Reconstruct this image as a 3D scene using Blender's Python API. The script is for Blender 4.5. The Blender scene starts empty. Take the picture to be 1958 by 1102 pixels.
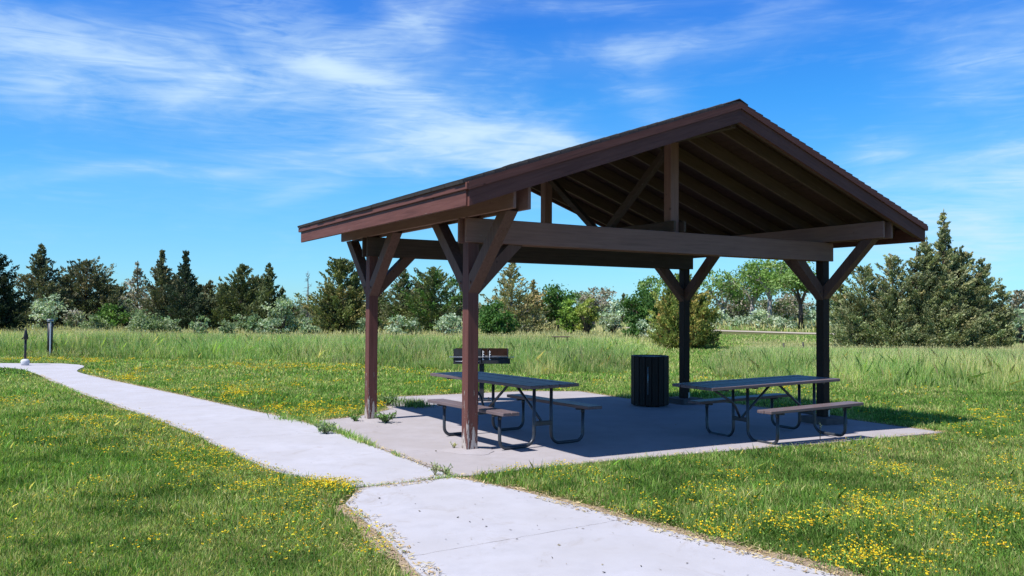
import bpy, bmesh, math, random
import numpy as np
from mathutils import Vector, Matrix

scene = bpy.context.scene
# ------------------------------------------------------------------ camera
W_PX, H_PX, F_PX = 1958.0, 1102.0, 1600.5
CAM = np.array([-4.571, -8.507, 1.6])
CR = np.array([0.85639, -0.51629, 0.00586])
CU = np.array([-0.01897, -0.02011, 0.99962])
CF = np.array([0.51597, 0.85618, 0.02701])
cd = bpy.data.cameras.new("camera")
cam = bpy.data.objects.new("camera", cd)
scene.collection.objects.link(cam)
m = Matrix.Identity(4)
for i, v in enumerate((CR, CU, -CF)):
    for j in range(3):
        m[j][i] = v[j]
for j in range(3):
    m[j][3] = CAM[j]
cam.matrix_world = m
cd.sensor_width = 36.0
cd.lens = 36.0 * F_PX / W_PX
cd.clip_start = 0.1
cd.clip_end = 5000
scene.camera = cam

# ------------------------------------------------------------------ light
SUN_EL, SUN_DIR = math.radians(58.0), (-0.990, -0.135)
SUN_AZ = math.atan2(SUN_DIR[0], SUN_DIR[1])
SKY_STRENGTH = 0.10
sl = bpy.data.lights.new("sun", 'SUN')
sl.energy = 5.0
sl.angle = math.radians(0.53)
sl.color = (1.0, 0.97, 0.92)
so = bpy.data.objects.new("sun", sl)
scene.collection.objects.link(so)
sv = Vector((SUN_DIR[0] * math.cos(SUN_EL), SUN_DIR[1] * math.cos(SUN_EL), math.sin(SUN_EL)))
so.rotation_euler = sv.to_track_quat('Z', 'Y').to_euler()
so.location = sv * 60
scene.view_settings.view_transform = 'Standard'
scene.view_settings.look = 'None'
scene.view_settings.gamma = 1.0
scene.view_settings.exposure = 0.38


class NT:
    """short helper for node trees"""
    def __init__(self, nt):
        self.nt = nt
        nt.nodes.clear()

    def n(self, kind, **kw):
        nd = self.nt.nodes.new(kind)
        for k, v in kw.items():
            if k.startswith('i_'):
                key = k[2:]
                key = int(key) if key.isdigit() else key.replace('_', ' ')
                self.put(nd.inputs[key], v)
            else:
                setattr(nd, k, v)
        return nd

    def put(self, sock, v):
        if hasattr(v, 'is_output') or isinstance(v, bpy.types.NodeSocket):
            self.nt.links.new(v, sock)
        elif isinstance(v, bpy.types.Node):
            self.nt.links.new(v.outputs[0], sock)
        else:
            sock.default_value = v

    def math(self, op, a, b=None, c=None, clamp=False):
        nd = self.nt.nodes.new('ShaderNodeMath')
        nd.operation = op
        nd.use_clamp = clamp
        self.put(nd.inputs[0], a)
        if b is not None:
            self.put(nd.inputs[1], b)
        if c is not None:
            self.put(nd.inputs[2], c)
        return nd.outputs[0]

    def mix(self, f, a, b, blend='MIX'):
        nd = self.nt.nodes.new('ShaderNodeMix')
        nd.data_type = 'RGBA'
        nd.blend_type = blend
        self.put(nd.inputs[0], f)
        self.put(nd.inputs[6], a)
        self.put(nd.inputs[7], b)
        return nd.outputs[2]

    def ramp(self, f, stops, interp='LINEAR'):
        nd = self.nt.nodes.new('ShaderNodeValToRGB')
        cr = nd.color_ramp
        cr.interpolation = interp
        while len(cr.elements) < len(stops):
            cr.elements.new(0.5)
        for e, (p, c) in zip(cr.elements, stops):
            e.position = p
            e.color = c if len(c) == 4 else (*c, 1)
        self.put(nd.inputs[0], f)
        return nd.outputs[0]

    def noise(self, vec, scale, detail=4, rough=0.55, dist=0.0):
        nd = self.n('ShaderNodeTexNoise', i_Scale=scale, i_Detail=detail, i_Roughness=rough, i_Distortion=dist)
        if vec is not None:
            self.put(nd.inputs['Vector'], vec)
        return nd.outputs[0]


# ------------------------------------------------------------------ sky
world = bpy.data.worlds.new("World")
scene.world = world
world.use_nodes = True
w = NT(world.node_tree)
sky = w.n('ShaderNodeTexSky', sky_type='NISHITA', sun_disc=False, sun_elevation=SUN_EL, sun_rotation=SUN_AZ,
          altitude=900.0, air_density=1.0, dust_density=0.35, ozone_density=2.2)
tc = w.n('ShaderNodeTexCoord')
sep = w.n('ShaderNodeSeparateXYZ')
w.put(sep.inputs[0], tc.outputs['Generated'])
DEG = 57.29578
az = w.math('MULTIPLY', w.math('ARCTAN2', sep.outputs[0], sep.outputs[1]), DEG)
el = w.math('MULTIPLY', w.math('ARCSINE', sep.outputs[2]), DEG)


def azel(px, py):
    d = CF + CR * (px - W_PX / 2) / F_PX - CU * (py - H_PX / 2) / F_PX
    d = d / np.linalg.norm(d)
    return math.degrees(math.atan2(d[0], d[1])), math.degrees(math.asin(d[2]))


# wispy cirrus: warped streaky noise, gathered into banks round given bearings (azimuth, elevation in degrees)
cmb = w.n('ShaderNodeCombineXYZ', i_0=az, i_1=el, i_2=0.0)
rot = w.n('ShaderNodeMapping')
rot.inputs['Rotation'].default_value = (0, 0, math.radians(14))
rot.inputs['Scale'].default_value = (0.06, 0.22, 1)
w.put(rot.inputs[0], cmb)
streak = w.noise(rot, 1.15, 7, 0.52, 1.3)
rot2 = w.n('ShaderNodeMapping')
rot2.inputs['Rotation'].default_value = (0, 0, math.radians(-22))
rot2.inputs['Scale'].default_value = (0.06, 0.15, 1)
w.put(rot2.inputs[0], cmb)
streak2 = w.noise(rot2, 1.5, 7, 0.50, 1.9)
banks = [  # px, py, rx px, ry px, strength, tilt degrees
    (300, 145, 400, 72, 0.60, -3), (310, 132, 190, 16, 0.38, -4), (560, 70, 170, 60, 0.55, -24), (790, 55, 70, 90, 0.48, -40),
    (800, 200, 130, 26, 0.42, -20), (930, 275, 230, 55, 0.72, -12), (760, 305, 260, 34, 0.45, 4), (1060, 268, 90, 18, 0.35, -14),
    (575, 368, 80, 13, 0.36, 16), (440, 328, 70, 10, 0.3, 8), (200, 325, 110, 12, 0.3, 10), (620, 125, 60, 14, 0.5, -25),
    (1380, 75, 200, 24, 0.20, 4), (1500, 15, 90, 14, 0.26, 10), (1900, 90, 110, 90, 0.30, 30), (1140, 110, 220, 34, 0.20, 4),
    (1690, 290, 60, 22, 0.3, 8), (1860, 310, 180, 14, 0.34, 10), (1900, 420, 260, 90, 0.62, 4), (1240, 205, 60, 40, 0.28, -30),
    (430, 400, 500, 60, 0.07, 0), (1940, 330, 40, 12, 0.5, 5), (1820, 350, 30, 9, 0.45, 0), (1100, 10, 300, 18, 0.14, 0)]
acc = None
for px, py, rx, ry, s, tilt in banks:
    a0, e0 = azel(px, py)
    k = DEG / F_PX
    t = math.radians(tilt)
    da = w.math('SUBTRACT', az, a0)
    de = w.math('SUBTRACT', el, e0)
    u = w.math('MULTIPLY_ADD', da, math.cos(t) / (rx * k), w.math('MULTIPLY', de, math.sin(t) / (rx * k)))
    v = w.math('MULTIPLY_ADD', de, math.cos(t) / (ry * k), w.math('MULTIPLY', da, -math.sin(t) / (ry * k)))
    r2 = w.math('MULTIPLY_ADD', u, u, w.math('MULTIPLY', v, v))
    g = w.math('MULTIPLY', w.math('EXPONENT', w.math('MULTIPLY', r2, -0.9)), s)
    acc = g if acc is None else w.math('ADD', acc, g)
tex = w.math('ADD', w.math('MULTIPLY', streak, 0.62), w.math('MULTIPLY', streak2, 0.38))
rot3 = w.n('ShaderNodeMapping')
rot3.inputs['Rotation'].default_value = (0, 0, math.radians(-8))
rot3.inputs['Scale'].default_value = (0.07, 0.50, 1)
w.put(rot3.inputs[0], cmb)
fine3 = w.noise(rot3, 2.3, 8, 0.56, 2.6)
tex = w.math('ADD', w.math('MULTIPLY', tex, 0.78), w.math('MULTIPLY', fine3, 0.22))
wisp = w.ramp(tex, [(0.41, (0, 0, 0)), (0.52, (0.34, 0.34, 0.34)), (0.645, (1, 1, 1))])
general = w.math('MULTIPLY', w.ramp(tex, [(0.50, (0, 0, 0)), (0.75, (1, 1, 1))]), 0.10)
cloud = w.math('ADD', w.math('MULTIPLY', acc, w.math('MULTIPLY_ADD', wisp, 1.45, 0.20)), general)
cloud = w.math('MULTIPLY', w.math('SUBTRACT', 1.0, w.math('EXPONENT', w.math('MULTIPLY', cloud, -1.45))), 1.0)
hz = w.ramp(w.math('DIVIDE', el, 60.0, clamp=True),
            [(0.0, (0.46, 0.86, 1.22)), (0.067, (0.45, 0.90, 1.24)), (0.133, (0.40, 0.98, 1.34)), (0.233, (0.25, 0.93, 1.50)), (0.333, (0.21, 0.82, 1.66)),
             (0.55, (0.36, 0.55, 0.90)), (0.85, (0.40, 0.50, 0.62)), (1.0, (0.40, 0.50, 0.60))])
blue = w.mix(1.0, sky.outputs[0], hz, 'MULTIPLY')
# pale blue-white ice cloud, lit by the sun: brighter than the blue behind
col = w.mix(cloud, blue, (5.2, 6.8, 8.2, 1))
bg = w.n('ShaderNodeBackground', i_Color=col, i_Strength=SKY_STRENGTH)
wo = w.n('ShaderNodeOutputWorld')
w.put(wo.inputs[0], bg)

# ------------------------------------------------------------------ helpers
COL = scene.collection


def link(name, mesh, mats=(), parent=None):
    o = bpy.data.objects.new(name, mesh)
    COL.objects.link(o)
    for mt in (mats if isinstance(mats, (list, tuple)) else [mats]):
        mesh.materials.append(mt)
    if parent is not None:
        o.parent = parent
    return o


def tag(o, label=None, cat=None, group=None, kind=None):
    if label: o['label'] = label
    if cat: o['category'] = cat
    if group: o['group'] = group
    if kind: o['kind'] = kind
    return o


def empty(name, loc, rz=0.0):
    o = bpy.data.objects.new(name, None)
    o.empty_display_size = 0.2
    COL.objects.link(o)
    o.location = loc
    o.rotation_euler = (0, 0, rz)
    return o


def copy_tree(o, parent=None):
    c = o.copy()
    COL.objects.link(c)
    if parent is not None:
        c.parent = parent
    for ch in o.children:
        copy_tree(ch, c)
    return c


def gz(x, y):
    return -0.0129 * min(max(x, 0.0), 7.5)


def gza(x):
    return -0.0129 * np.clip(x, 0.0, 7.5)


def ray(px, py):
    return CF + CR * (px - W_PX / 2) / F_PX - CU * (py - H_PX / 2) / F_PX


def at(px, py):
    """ground point seen at a photo pixel"""
    d = ray(px, py)
    z = 0.0
    for _ in range(8):
        t = (z - CAM[2]) / d[2]
        P = CAM + t * d
        z = gz(P[0], P[1])
    return P[0], P[1], z


def far(px, dist):
    """ground point on the bearing of a photo column, dist metres deep"""
    d = ray(px, 588)
    P = CAM + d * dist
    return P[0], P[1], gz(P[0], P[1])


def ztop(px, py, dist):
    return (CAM + ray(px, py) * dist)[2]


def box(bm, c, s, rot=None, bev=0.004):
    """bevelled box, centre c, full size s, optional 3x3/4x4 rotation"""
    r = bmesh.ops.create_cube(bm, size=1.0)
    vs = r['verts']
    M = Matrix.Translation(Vector(c)) @ (rot.to_4x4() if rot is not None else Matrix.Identity(4)) @ Matrix.Diagonal((*s, 1))
    bmesh.ops.transform(bm, matrix=M, verts=vs)
    if bev:
        es = list({e for v in vs for e in v.link_edges})
        bmesh.ops.bevel(bm, geom=es, offset=bev, segments=1, affect='EDGES', profile=0.5)


def beam(bm, a, b, wdt, hgt, up=(0, 0, 1), bev=0.004, ext=0.0):
    a, b = Vector(a), Vector(b)
    d = (b - a)
    L = d.length
    x = d.normalized()
    y = Vector(up).cross(x).normalized()
    z = x.cross(y)
    R = Matrix((x, y, z)).transposed()
    box(bm, (a + b) / 2, (L + ext, wdt, hgt), R, bev)


def tube(bm, pts, r, seg=10, caps=True):
    pts = [Vector(p) for p in pts]
    rings = []
    prev = None
    for i, p in enumerate(pts):
        t = (pts[min(i + 1, len(pts) - 1)] - pts[max(i - 1, 0)]).normalized()
        if prev is None:
            n = t.orthogonal().normalized()
        else:
            n = (prev - t * prev.dot(t)).normalized()
        prev = n
        b = t.cross(n)
        rr = r[i] if isinstance(r, (list, tuple)) else r
        rings.append([bm.verts.new(p + (n * math.cos(a) + b * math.sin(a)) * rr)
                      for a in [2 * math.pi * k / seg for k in range(seg)]])
    for A, B in zip(rings, rings[1:]):
        for k in range(seg):
            f = bm.faces.new((A[k], A[(k + 1) % seg], B[(k + 1) % seg], B[k]))
            f.smooth = True
    if caps:
        bm.faces.new(list(reversed(rings[0])))
        bm.faces.new(rings[-1])


def arc(c, r, a0, a1, n, ax, ay):
    c, ax, ay = Vector(c), Vector(ax), Vector(ay)
    return [c + ax * (r * math.cos(a0 + (a1 - a0) * i / n)) + ay * (r * math.sin(a0 + (a1 - a0) * i / n)) for i in range(n + 1)]


def done(name, bm, mat, parent=None, loc=None):
    me = bpy.data.meshes.new(name)
    bmesh.ops.recalc_face_normals(bm, faces=bm.faces)
    bm.to_mesh(me)
    bm.free()
    o = link(name, me, mat, parent)
    if loc is not None:
        o.location = loc
    return o


# ------------------------------------------------------------------ materials
def material(name):
    mt = bpy.data.materials.new(name)
    mt.use_nodes = True
    return mt, NT(mt.node_tree)


def finish(n, color, rough=0.7, spec=0.3, bump=None, bstr=0.3, bdist=0.01, metal=0.0, normal=None):
    p = n.n('ShaderNodeBsdfPrincipled')
    n.put(p.inputs['Base Color'], color)
    n.put(p.inputs['Roughness'], rough)
    n.put(p.inputs['Specular IOR Level'], spec)
    n.put(p.inputs['Metallic'], metal)
    if bump is not None:
        b = n.n('ShaderNodeBump', i_Strength=bstr, i_Distance=bdist, i_Height=bump)
        n.put(p.inputs['Normal'], b)
    o = n.n('ShaderNodeOutputMaterial')
    n.put(o.inputs[0], p)


def wood_mat(name, base, dark, light, axis, peel=False, rough=0.62, grain=0.5):
    mt, n = material(name)
    tc = n.n('ShaderNodeTexCoord')
    mp = n.n('ShaderNodeMapping')
    sc = {'x': (1.2, 22, 22), 'y': (22, 1.2, 22), 'z': (22, 22, 1.2)}[axis]
    mp.inputs['Scale'].default_value = sc
    n.put(mp.inputs[0], tc.outputs['Object'])
    g = n.noise(mp, 1.6, 6, 0.62, 0.5)
    big = n.noise(tc.outputs['Object'], 1.1, 4, 0.6)
    c = n.ramp(g, [(0.25, dark), (0.5, base), (0.82, light)])
    c = n.mix(n.ramp(big, [(0.35, (0, 0, 0)), (0.75, (0.55, 0.55, 0.55))]), c, (*[v * 1.25 for v in base], 1))
    # knots and small chips
    kn = n.n('ShaderNodeTexVoronoi', i_Scale=3.1)
    n.put(kn.inputs['Vector'], tc.outputs['Object'])
    c = n.mix(n.ramp(kn.outputs['Distance'], [(0.03, (0.8, 0.8, 0.8)), (0.075, (0, 0, 0))]), c, (*[v * 0.45 for v in dark], 1))
    hgt = g
    if peel:
        mp2 = n.n('ShaderNodeMapping')
        mp2.inputs['Scale'].default_value = (52, 52, 5.0)
        n.put(mp2.inputs[0], tc.outputs['Object'])
        pn = n.noise(mp2, 1.0, 7, 0.68, 0.3)
        sp = n.n('ShaderNodeSeparateXYZ')
        n.put(sp.inputs[0], tc.outputs['Object'])
        # more paint lost towards the foot of the post: a wear mark, measured from the post's base
        low = n.ramp(n.math('DIVIDE', sp.outputs[2], 1.15, clamp=True), [(0.0, (1, 1, 1)), (0.28, (0.62, 0.62, 0.62)), (0.62, (0.36, 0.36, 0.36)), (1.0, (0.0, 0, 0))])
        mk = n.math('ADD', pn, n.math('MULTIPLY', low, 0.30))
        msk = n.ramp(mk, [(0.755, (0, 0, 0)), (0.775, (1, 1, 1))])
        msk2 = n.ramp(mk, [(0.735, (0, 0, 0)), (0.75, (1, 1, 1))])
        c = n.mix(msk2, c, (0.035, 0.018, 0.016, 1))
        c = n.mix(msk, c, (0.46, 0.40, 0.36, 1))
        hgt = n.math('SUBTRACT', g, n.math('MULTIPLY', msk, 0.8))
    else:
        mp2 = n.n('ShaderNodeMapping')
        s3 = {'x': (3, 30, 30), 'y': (30, 3, 30), 'z': (30, 30, 3)}[axis]
        mp2.inputs['Scale'].default_value = s3
        n.put(mp2.inputs[0], tc.outputs['Object'])
        pn = n.noise(mp2, 1.0, 5, 0.7)
        c = n.mix(n.ramp(pn, [(0.69, (0, 0, 0)), (0.73, (0.8, 0.8, 0.8))]), c, (0.36, 0.30, 0.27, 1))
    finish(n, c, rough, 0.13, hgt, grain, 0.004)
    return mt


BR, BRD, BRL = (0.130, 0.053, 0.044), (0.082, 0.034, 0.029), (0.175, 0.076, 0.064)
MW = {a: wood_mat('brown_paint_' + a, BR, BRD, BRL, a) for a in 'xyz'}
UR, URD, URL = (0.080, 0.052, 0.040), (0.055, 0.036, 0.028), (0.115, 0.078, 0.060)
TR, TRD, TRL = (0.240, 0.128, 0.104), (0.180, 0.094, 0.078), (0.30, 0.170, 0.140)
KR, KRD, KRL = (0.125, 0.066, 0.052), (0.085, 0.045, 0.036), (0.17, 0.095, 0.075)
MU = {a: wood_mat('stained_shaded_framing_' + a, UR, URD, URL, a) for a in 'xyz'}  # under-roof framing; on the back tie the dark tone stands for shade
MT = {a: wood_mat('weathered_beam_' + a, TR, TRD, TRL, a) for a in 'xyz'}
MK = {a: wood_mat('brown_brace_' + a, KR, KRD, KRL, a) for a in 'z'}
MC = {a: wood_mat('shaded_post_brown', (0.036, 0.020, 0.015), (0.025, 0.014, 0.011), (0.050, 0.029, 0.022), 'z') for a in 'z'}  # right posts: same brown, with the shade they stand in put into the colour
MRAF = wood_mat('bounce_lit_rafter', (0.112, 0.070, 0.054), (0.080, 0.050, 0.039), (0.155, 0.102, 0.080), 'x')  # lighter than the decking: bounce light on the rafters put into the colour
MPOST = wood_mat('peeling_post_paint', BR, BRD, BRL, 'z', peel=True)
MTOP = {a: wood_mat('weathered_table_board_' + a, (0.135, 0.100, 0.105), (0.085, 0.062, 0.068), (0.20, 0.155, 0.155), a, rough=0.42, grain=0.35) for a in 'x'}
MDECK = wood_mat('roof_decking', (0.075, 0.042, 0.034), (0.05, 0.03, 0.025), (0.10, 0.06, 0.045), 'x')
MSLAT = wood_mat('dark_can_slat', (0.028, 0.018, 0.015), (0.018, 0.012, 0.011), (0.045, 0.030, 0.026), 'z', rough=0.55)


def plain(name, col, rough=0.5, spec=0.4, metal=0.0, var=0.15, scale=14, bstr=0.1):
    mt, n = material(name)
    tc = n.n('ShaderNodeTexCoord')
    f = n.noise(tc.outputs['Object'], scale, 5, 0.6)
    c = n.ramp(f, [(0.3, tuple(v * (1 - var) for v in col)), (0.7, tuple(min(v * (1 + var), 1) for v in col))])
    finish(n, c, rough, spec, f, bstr, 0.004, metal)
    return mt


M_TUBE = plain('dark_steel_tube', (0.045, 0.05, 0.06), 0.38, 0.5, 0.3, 0.25)
M_GALV = plain('galvanised_steel', (0.42, 0.43, 0.45), 0.42, 0.5, 0.7, 0.2)
M_GRILL = plain('sooty_grill_steel', (0.035, 0.036, 0.042), 0.6, 0.4, 0.3, 0.35, 20)
M_RUST = plain('rusty_firebox', (0.038, 0.018, 0.013), 0.8, 0.2, 0.1, 0.4, 12)
M_CHROME = plain('bare_steel_rod', (0.6, 0.6, 0.62), 0.3, 0.5, 0.9, 0.1)
M_BLACK = plain('black_painted_metal', (0.02, 0.02, 0.024), 0.45, 0.4, 0.2, 0.2)
M_WHITE = plain('white_marker_strip', (0.75, 0.75, 0.78), 0.5, 0.4, 0, 0.08)
M_PALE = plain('pale_concrete_block', (0.55, 0.55, 0.58), 0.8, 0.2, 0, 0.2)
M_FOOT = plain('footing_concrete', (0.13, 0.105, 0.10), 0.9, 0.15, 0, 0.2, 9, 0.3)
M_ASPH = None


def shingle_mat():
    mt, n = material('asphalt_shingle')
    tc = n.n('ShaderNodeTexCoord')
    br = n.n('ShaderNodeTexBrick', i_Scale=1.0, i_Mortar_Size=0.006)
    br.inputs['Brick Width'].default_value = 0.33
    br.inputs['Row Height'].default_value = 0.14
    br.inputs['Color1'].default_value = (0.075, 0.062, 0.058, 1)
    br.inputs['Color2'].default_value = (0.045, 0.038, 0.038, 1)
    br.inputs['Mortar'].default_value = (0.02, 0.018, 0.018, 1)
    mp = n.n('ShaderNodeMapping')
    mp.inputs['Rotation'].default_value = (0, 0, math.pi / 2)
    n.put(mp.inputs[0], tc.outputs['Object'])
    n.put(br.inputs['Vector'], mp)
    gr = n.noise(tc.outputs['Object'], 160, 3, 0.7)
    c = n.mix(0.5, br.outputs[0], n.ramp(gr, [(0.3, (0.03, 0.026, 0.026)), (0.7, (0.11, 0.095, 0.09))]))
    finish(n, c, 0.9, 0.2, gr, 0.5, 0.003)
    return mt


M_SHING = shingle_mat()


def concrete_mat(name, a, b, joint=False):
    mt, n = material(name)
    tc = n.n('ShaderNodeTexCoord')
    P = tc.outputs['Object']
    big = n.noise(P, 0.55, 5, 0.6, 0.4)
    mid = n.noise(P, 4.5, 6, 0.62)
    fine = n.noise(P, 120, 4, 0.7)
    c = n.ramp(big, [(0.3, a), (0.7, b)])
    c = n.mix(n.ramp(mid, [(0.30, (0.5, 0.5, 0.5)), (0.56, (0, 0, 0))]), c, (*[v * 0.84 for v in a], 1))
    c = n.mix(n.ramp(fine, [(0.25, (0.4, 0.4, 0.4)), (0.45, (0, 0, 0))]), c, (*[v * 0.72 for v in a], 1))
    br2 = n.noise(P, 1.4, 3, 0.5, 0.3)
    c = n.mix(n.ramp(br2, [(0.35, (0.55, 0.55, 0.55)), (0.65, (0, 0, 0))]), c, (a[0] * 0.90, a[1] * 0.88, a[2] * 0.84, 1))
    # sparse stains
    st = n.noise(P, 1.7, 8, 0.75, 1.2)
    c = n.mix(n.ramp(st, [(0.56, (0, 0, 0)), (0.72, (0.55, 0.55, 0.55))]), c, (0.29, 0.25, 0.225, 1))
    spk = n.n('ShaderNodeTexVoronoi', i_Scale=3.3, i_Randomness=1.0)
    n.put(spk.inputs['Vector'], P)
    c = n.mix(n.ramp(spk.outputs['Distance'], [(0.022, (0.6, 0.6, 0.6)), (0.04, (0, 0, 0))]), c, (0.12, 0.09, 0.08, 1))
    # broom finish
    mp = n.n('ShaderNodeMapping')
    mp.inputs['Scale'].default_value = (6, 260, 1)
    n.put(mp.inputs[0], P)
    broom = n.noise(mp, 1.0, 2, 0.5)
    h = n.math('ADD', n.math('MULTIPLY', broom, 0.5), fine)
    finish(n, c, 0.88, 0.2, h, 0.25, 0.003)
    return mt


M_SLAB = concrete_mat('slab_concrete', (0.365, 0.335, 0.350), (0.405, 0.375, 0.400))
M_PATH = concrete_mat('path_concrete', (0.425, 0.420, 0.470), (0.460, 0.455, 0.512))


def leaf_mat(name, rough=0.6, trans=0.28, spec=0.25, tint=(1, 1, 1)):
    mt, n = material(name)
    at_ = n.n('ShaderNodeAttribute', attribute_name='Col')
    c = n.mix(1.0, at_.outputs[0], (*tint, 1), 'MULTIPLY')
    p = n.n('ShaderNodeBsdfPrincipled', i_Roughness=rough)
    n.put(p.inputs['Base Color'], c)
    p.inputs['Specular IOR Level'].default_value = spec
    t = n.n('ShaderNodeBsdfTranslucent')
    n.put(t.inputs[0], n.mix(1.0, c, (1.15, 1.2, 0.6, 1), 'MULTIPLY'))
    mx = n.n('ShaderNodeMixShader')
    mx.inputs[0].default_value = trans
    n.put(mx.inputs[1], p)
    n.put(mx.inputs[2], t)
    o = n.n('ShaderNodeOutputMaterial')
    n.put(o.inputs[0], mx)
    return mt


M_GRASS = leaf_mat('grass_blade', 0.55, 0.42, tint=(1.86, 1.96, 1.60))
M_LEAF = leaf_mat('leaf', 0.6, 0.32, tint=(1.35, 1.35, 1.2))
M_NEEDLE = leaf_mat('juniper_spray', 0.75, 0.20, 0.15, tint=(1.85, 1.80, 1.65))
M_PETAL = leaf_mat('petal', 0.6, 0.25, 0.2)


def bark_mat(name, a, b):
    mt, n = material(name)
    tc = n.n('ShaderNodeTexCoord')
    mp = n.n('ShaderNodeMapping')
    mp.inputs['Scale'].default_value = (9, 9, 1.5)
    n.put(mp.inputs[0], tc.outputs['Object'])
    f = n.noise(mp, 1.5, 7, 0.7, 0.6)
    finish(n, n.ramp(f, [(0.3, a), (0.7, b)]), 0.9, 0.1, f, 0.8, 0.02)
    return mt


M_BARK = bark_mat('brown_bark', (0.06, 0.045, 0.035), (0.16, 0.12, 0.095))
M_PBARK = bark_mat('pale_bark', (0.24, 0.21, 0.19), (0.50, 0.46, 0.43))
M_GREY = bark_mat('dead_grey_wood', (0.11, 0.095, 0.085), (0.26, 0.23, 0.21))

# ------------------------------------------------------------------ noise in numpy (placement and growth of plants)
rng = np.random.default_rng(7)
_perm = np.random.default_rng(3).random((256, 256))


def vnoise(x, y, s):
    x, y = np.asarray(x) * s + 57.3, np.asarray(y) * s + 91.7
    xi, yi = np.floor(x).astype(int), np.floor(y).astype(int)
    fx, fy = x - xi, y - yi
    fx, fy = fx * fx * (3 - 2 * fx), fy * fy * (3 - 2 * fy)
    g = lambda a, b: _perm[a % 256, b % 256]
    return (g(xi, yi) * (1 - fx) + g(xi + 1, yi) * fx) * (1 - fy) + (g(xi, yi + 1) * (1 - fx) + g(xi + 1, yi + 1) * fx) * fy


def fbm(x, y, s, o=4):
    t, a, n = 0, 1.0, 0
    for i in range(o):
        t = t + a * vnoise(x + 13.7 * i, y - 7.1 * i, s * 2 ** i)
        n += a
        a *= 0.55
    return t / n


def inpoly(x, y, poly):
    inside = np.zeros(len(x), bool)
    n = len(poly)
    for i in range(n):
        x1, y1 = poly[i][:2]
        x2, y2 = poly[(i + 1) % n][:2]
        c = ((y1 > y) != (y2 > y)) & (x < (x2 - x1) * (y - y1) / (y2 - y1 + 1e-12) + x1)
        inside ^= c
    return inside


def edgedist(x, y, poly):
    d = np.full(len(x), 1e9)
    n = len(poly)
    for i in range(n):
        ax, ay = poly[i][:2]
        bx, by = poly[(i + 1) % n][:2]
        vx, vy = bx - ax, by - ay
        t = np.clip(((x - ax) * vx + (y - ay) * vy) / (vx * vx + vy * vy + 1e-12), 0, 1)
        d = np.minimum(d, np.hypot(x - ax - t * vx, y - ay - t * vy))
    return d


def tri_mesh(name, V, nper, C, mat, parent=None, faces=None):
    """V (N, nper, 3) vertices; faces: list of index tuples inside one element; C (N,3) or (N,nper,3) colours"""
    N = V.shape[0]
    faces = faces or [tuple(range(nper))]
    me = bpy.data.meshes.new(name)
    me.vertices.add(N * nper)
    me.vertices.foreach_set('co', V.reshape(-1).astype(np.float32))
    base = (np.arange(N) * nper)[:, None]
    loops = np.concatenate([base + np.array(f)[None, :] for f in faces], axis=1).astype(np.int32)
    tot = sum(len(f) for f in faces)
    me.loops.add(N * tot)
    me.loops.foreach_set('vertex_index', loops.reshape(-1))
    me.polygons.add(N * len(faces))
    off = np.cumsum([0] + [len(f) for f in faces])[:-1]
    st = (np.arange(N)[:, None] * tot + off[None, :]).astype(np.int32)
    me.polygons.foreach_set('loop_start', st.reshape(-1))
    me.update(calc_edges=True)
    a = me.color_attributes.new('Col', 'FLOAT_COLOR', 'POINT')
    if C.ndim == 2:
        C = np.repeat(C[:, None, :], nper, axis=1)
    CC = np.ones((N, nper, 4), np.float32)
    CC[..., :3] = np.clip(C, 0, 1)
    a.data.foreach_set('color', CC.reshape(-1))
    return link(name, me, mat, parent)


# ------------------------------------------------------------------ ground, slab, paths
SLAB = [(-0.85, -1.31), (0.3, -1.31), (0.83, -1.27), (3.63, -1.38), (6.84, -1.47), (6.98, 4.05), (5.65, 4.10), (5.68, 5.75), (4.6, 6.2),
        (1.4, 6.05), (1.0, 4.95), (0.77, 4.16), (-0.07, 3.45), (-0.84, 3.27)]
def smooth(p, it=2):
    p = [np.array(q, float) for q in p]
    for _ in range(it):
        o = [p[0]]
        for a, b in zip(p, p[1:]):
            o += [a * .75 + b * .25, a * .25 + b * .75]
        p = o + [p[-1]]
    return [tuple(q) for q in p]


PATH1 = (smooth([(-0.86, -1.31), (-0.86, 3.27), (-1.18, 4.57), (-1.58, 6.92), (-2.31, 10.81), (-2.95, 14.2), (-3.07, 15.6), (-2.6, 17.7), (-3.2, 18.9)])
         + [(-6.2, 20.6), (-9.0, 22.2), (-9.4, 21.2)]
         + smooth([(-6.2, 19.0), (-4.9, 18.0), (-4.1, 16.7), (-3.50, 10.12), (-2.90, 5.94), (-2.50, 3.04), (-2.42, 1.09), (-2.25, -0.4), (-1.81, -1.31)]))
PATH2 = (smooth([(-0.88, -1.34), (-0.68, -2.0), (-0.55, -2.69), (-0.47, -3.5), (-0.34, -4.38), (-0.22, -5.12), (0.1, -8.0), (0.2, -12.0)])
         + smooth([(-2.5, -12.0), (-2.6, -8.0), (-2.50, -4.7), (-2.40, -3.87), (-2.28, -3.13), (-2.20, -2.37), (-2.15, -1.85)]) + [(-1.83, -1.345)])
ROAD = [(48.4, 62.0), (48.4, 48.0), (49.1, 36.6), (49.7, 30.0), (50.1, 20.0), (50.5, -10.0), (54.4, -10.0), (53.9, 20.0), (53.4, 30.0), (52.8, 36.6),
        (52.1, 48.0), (52.4, 62.0)]
RECT = [(-0.85, -1.31), (7.1, -1.31), (7.1, 4.05), (-0.85, 4.05)]


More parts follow.
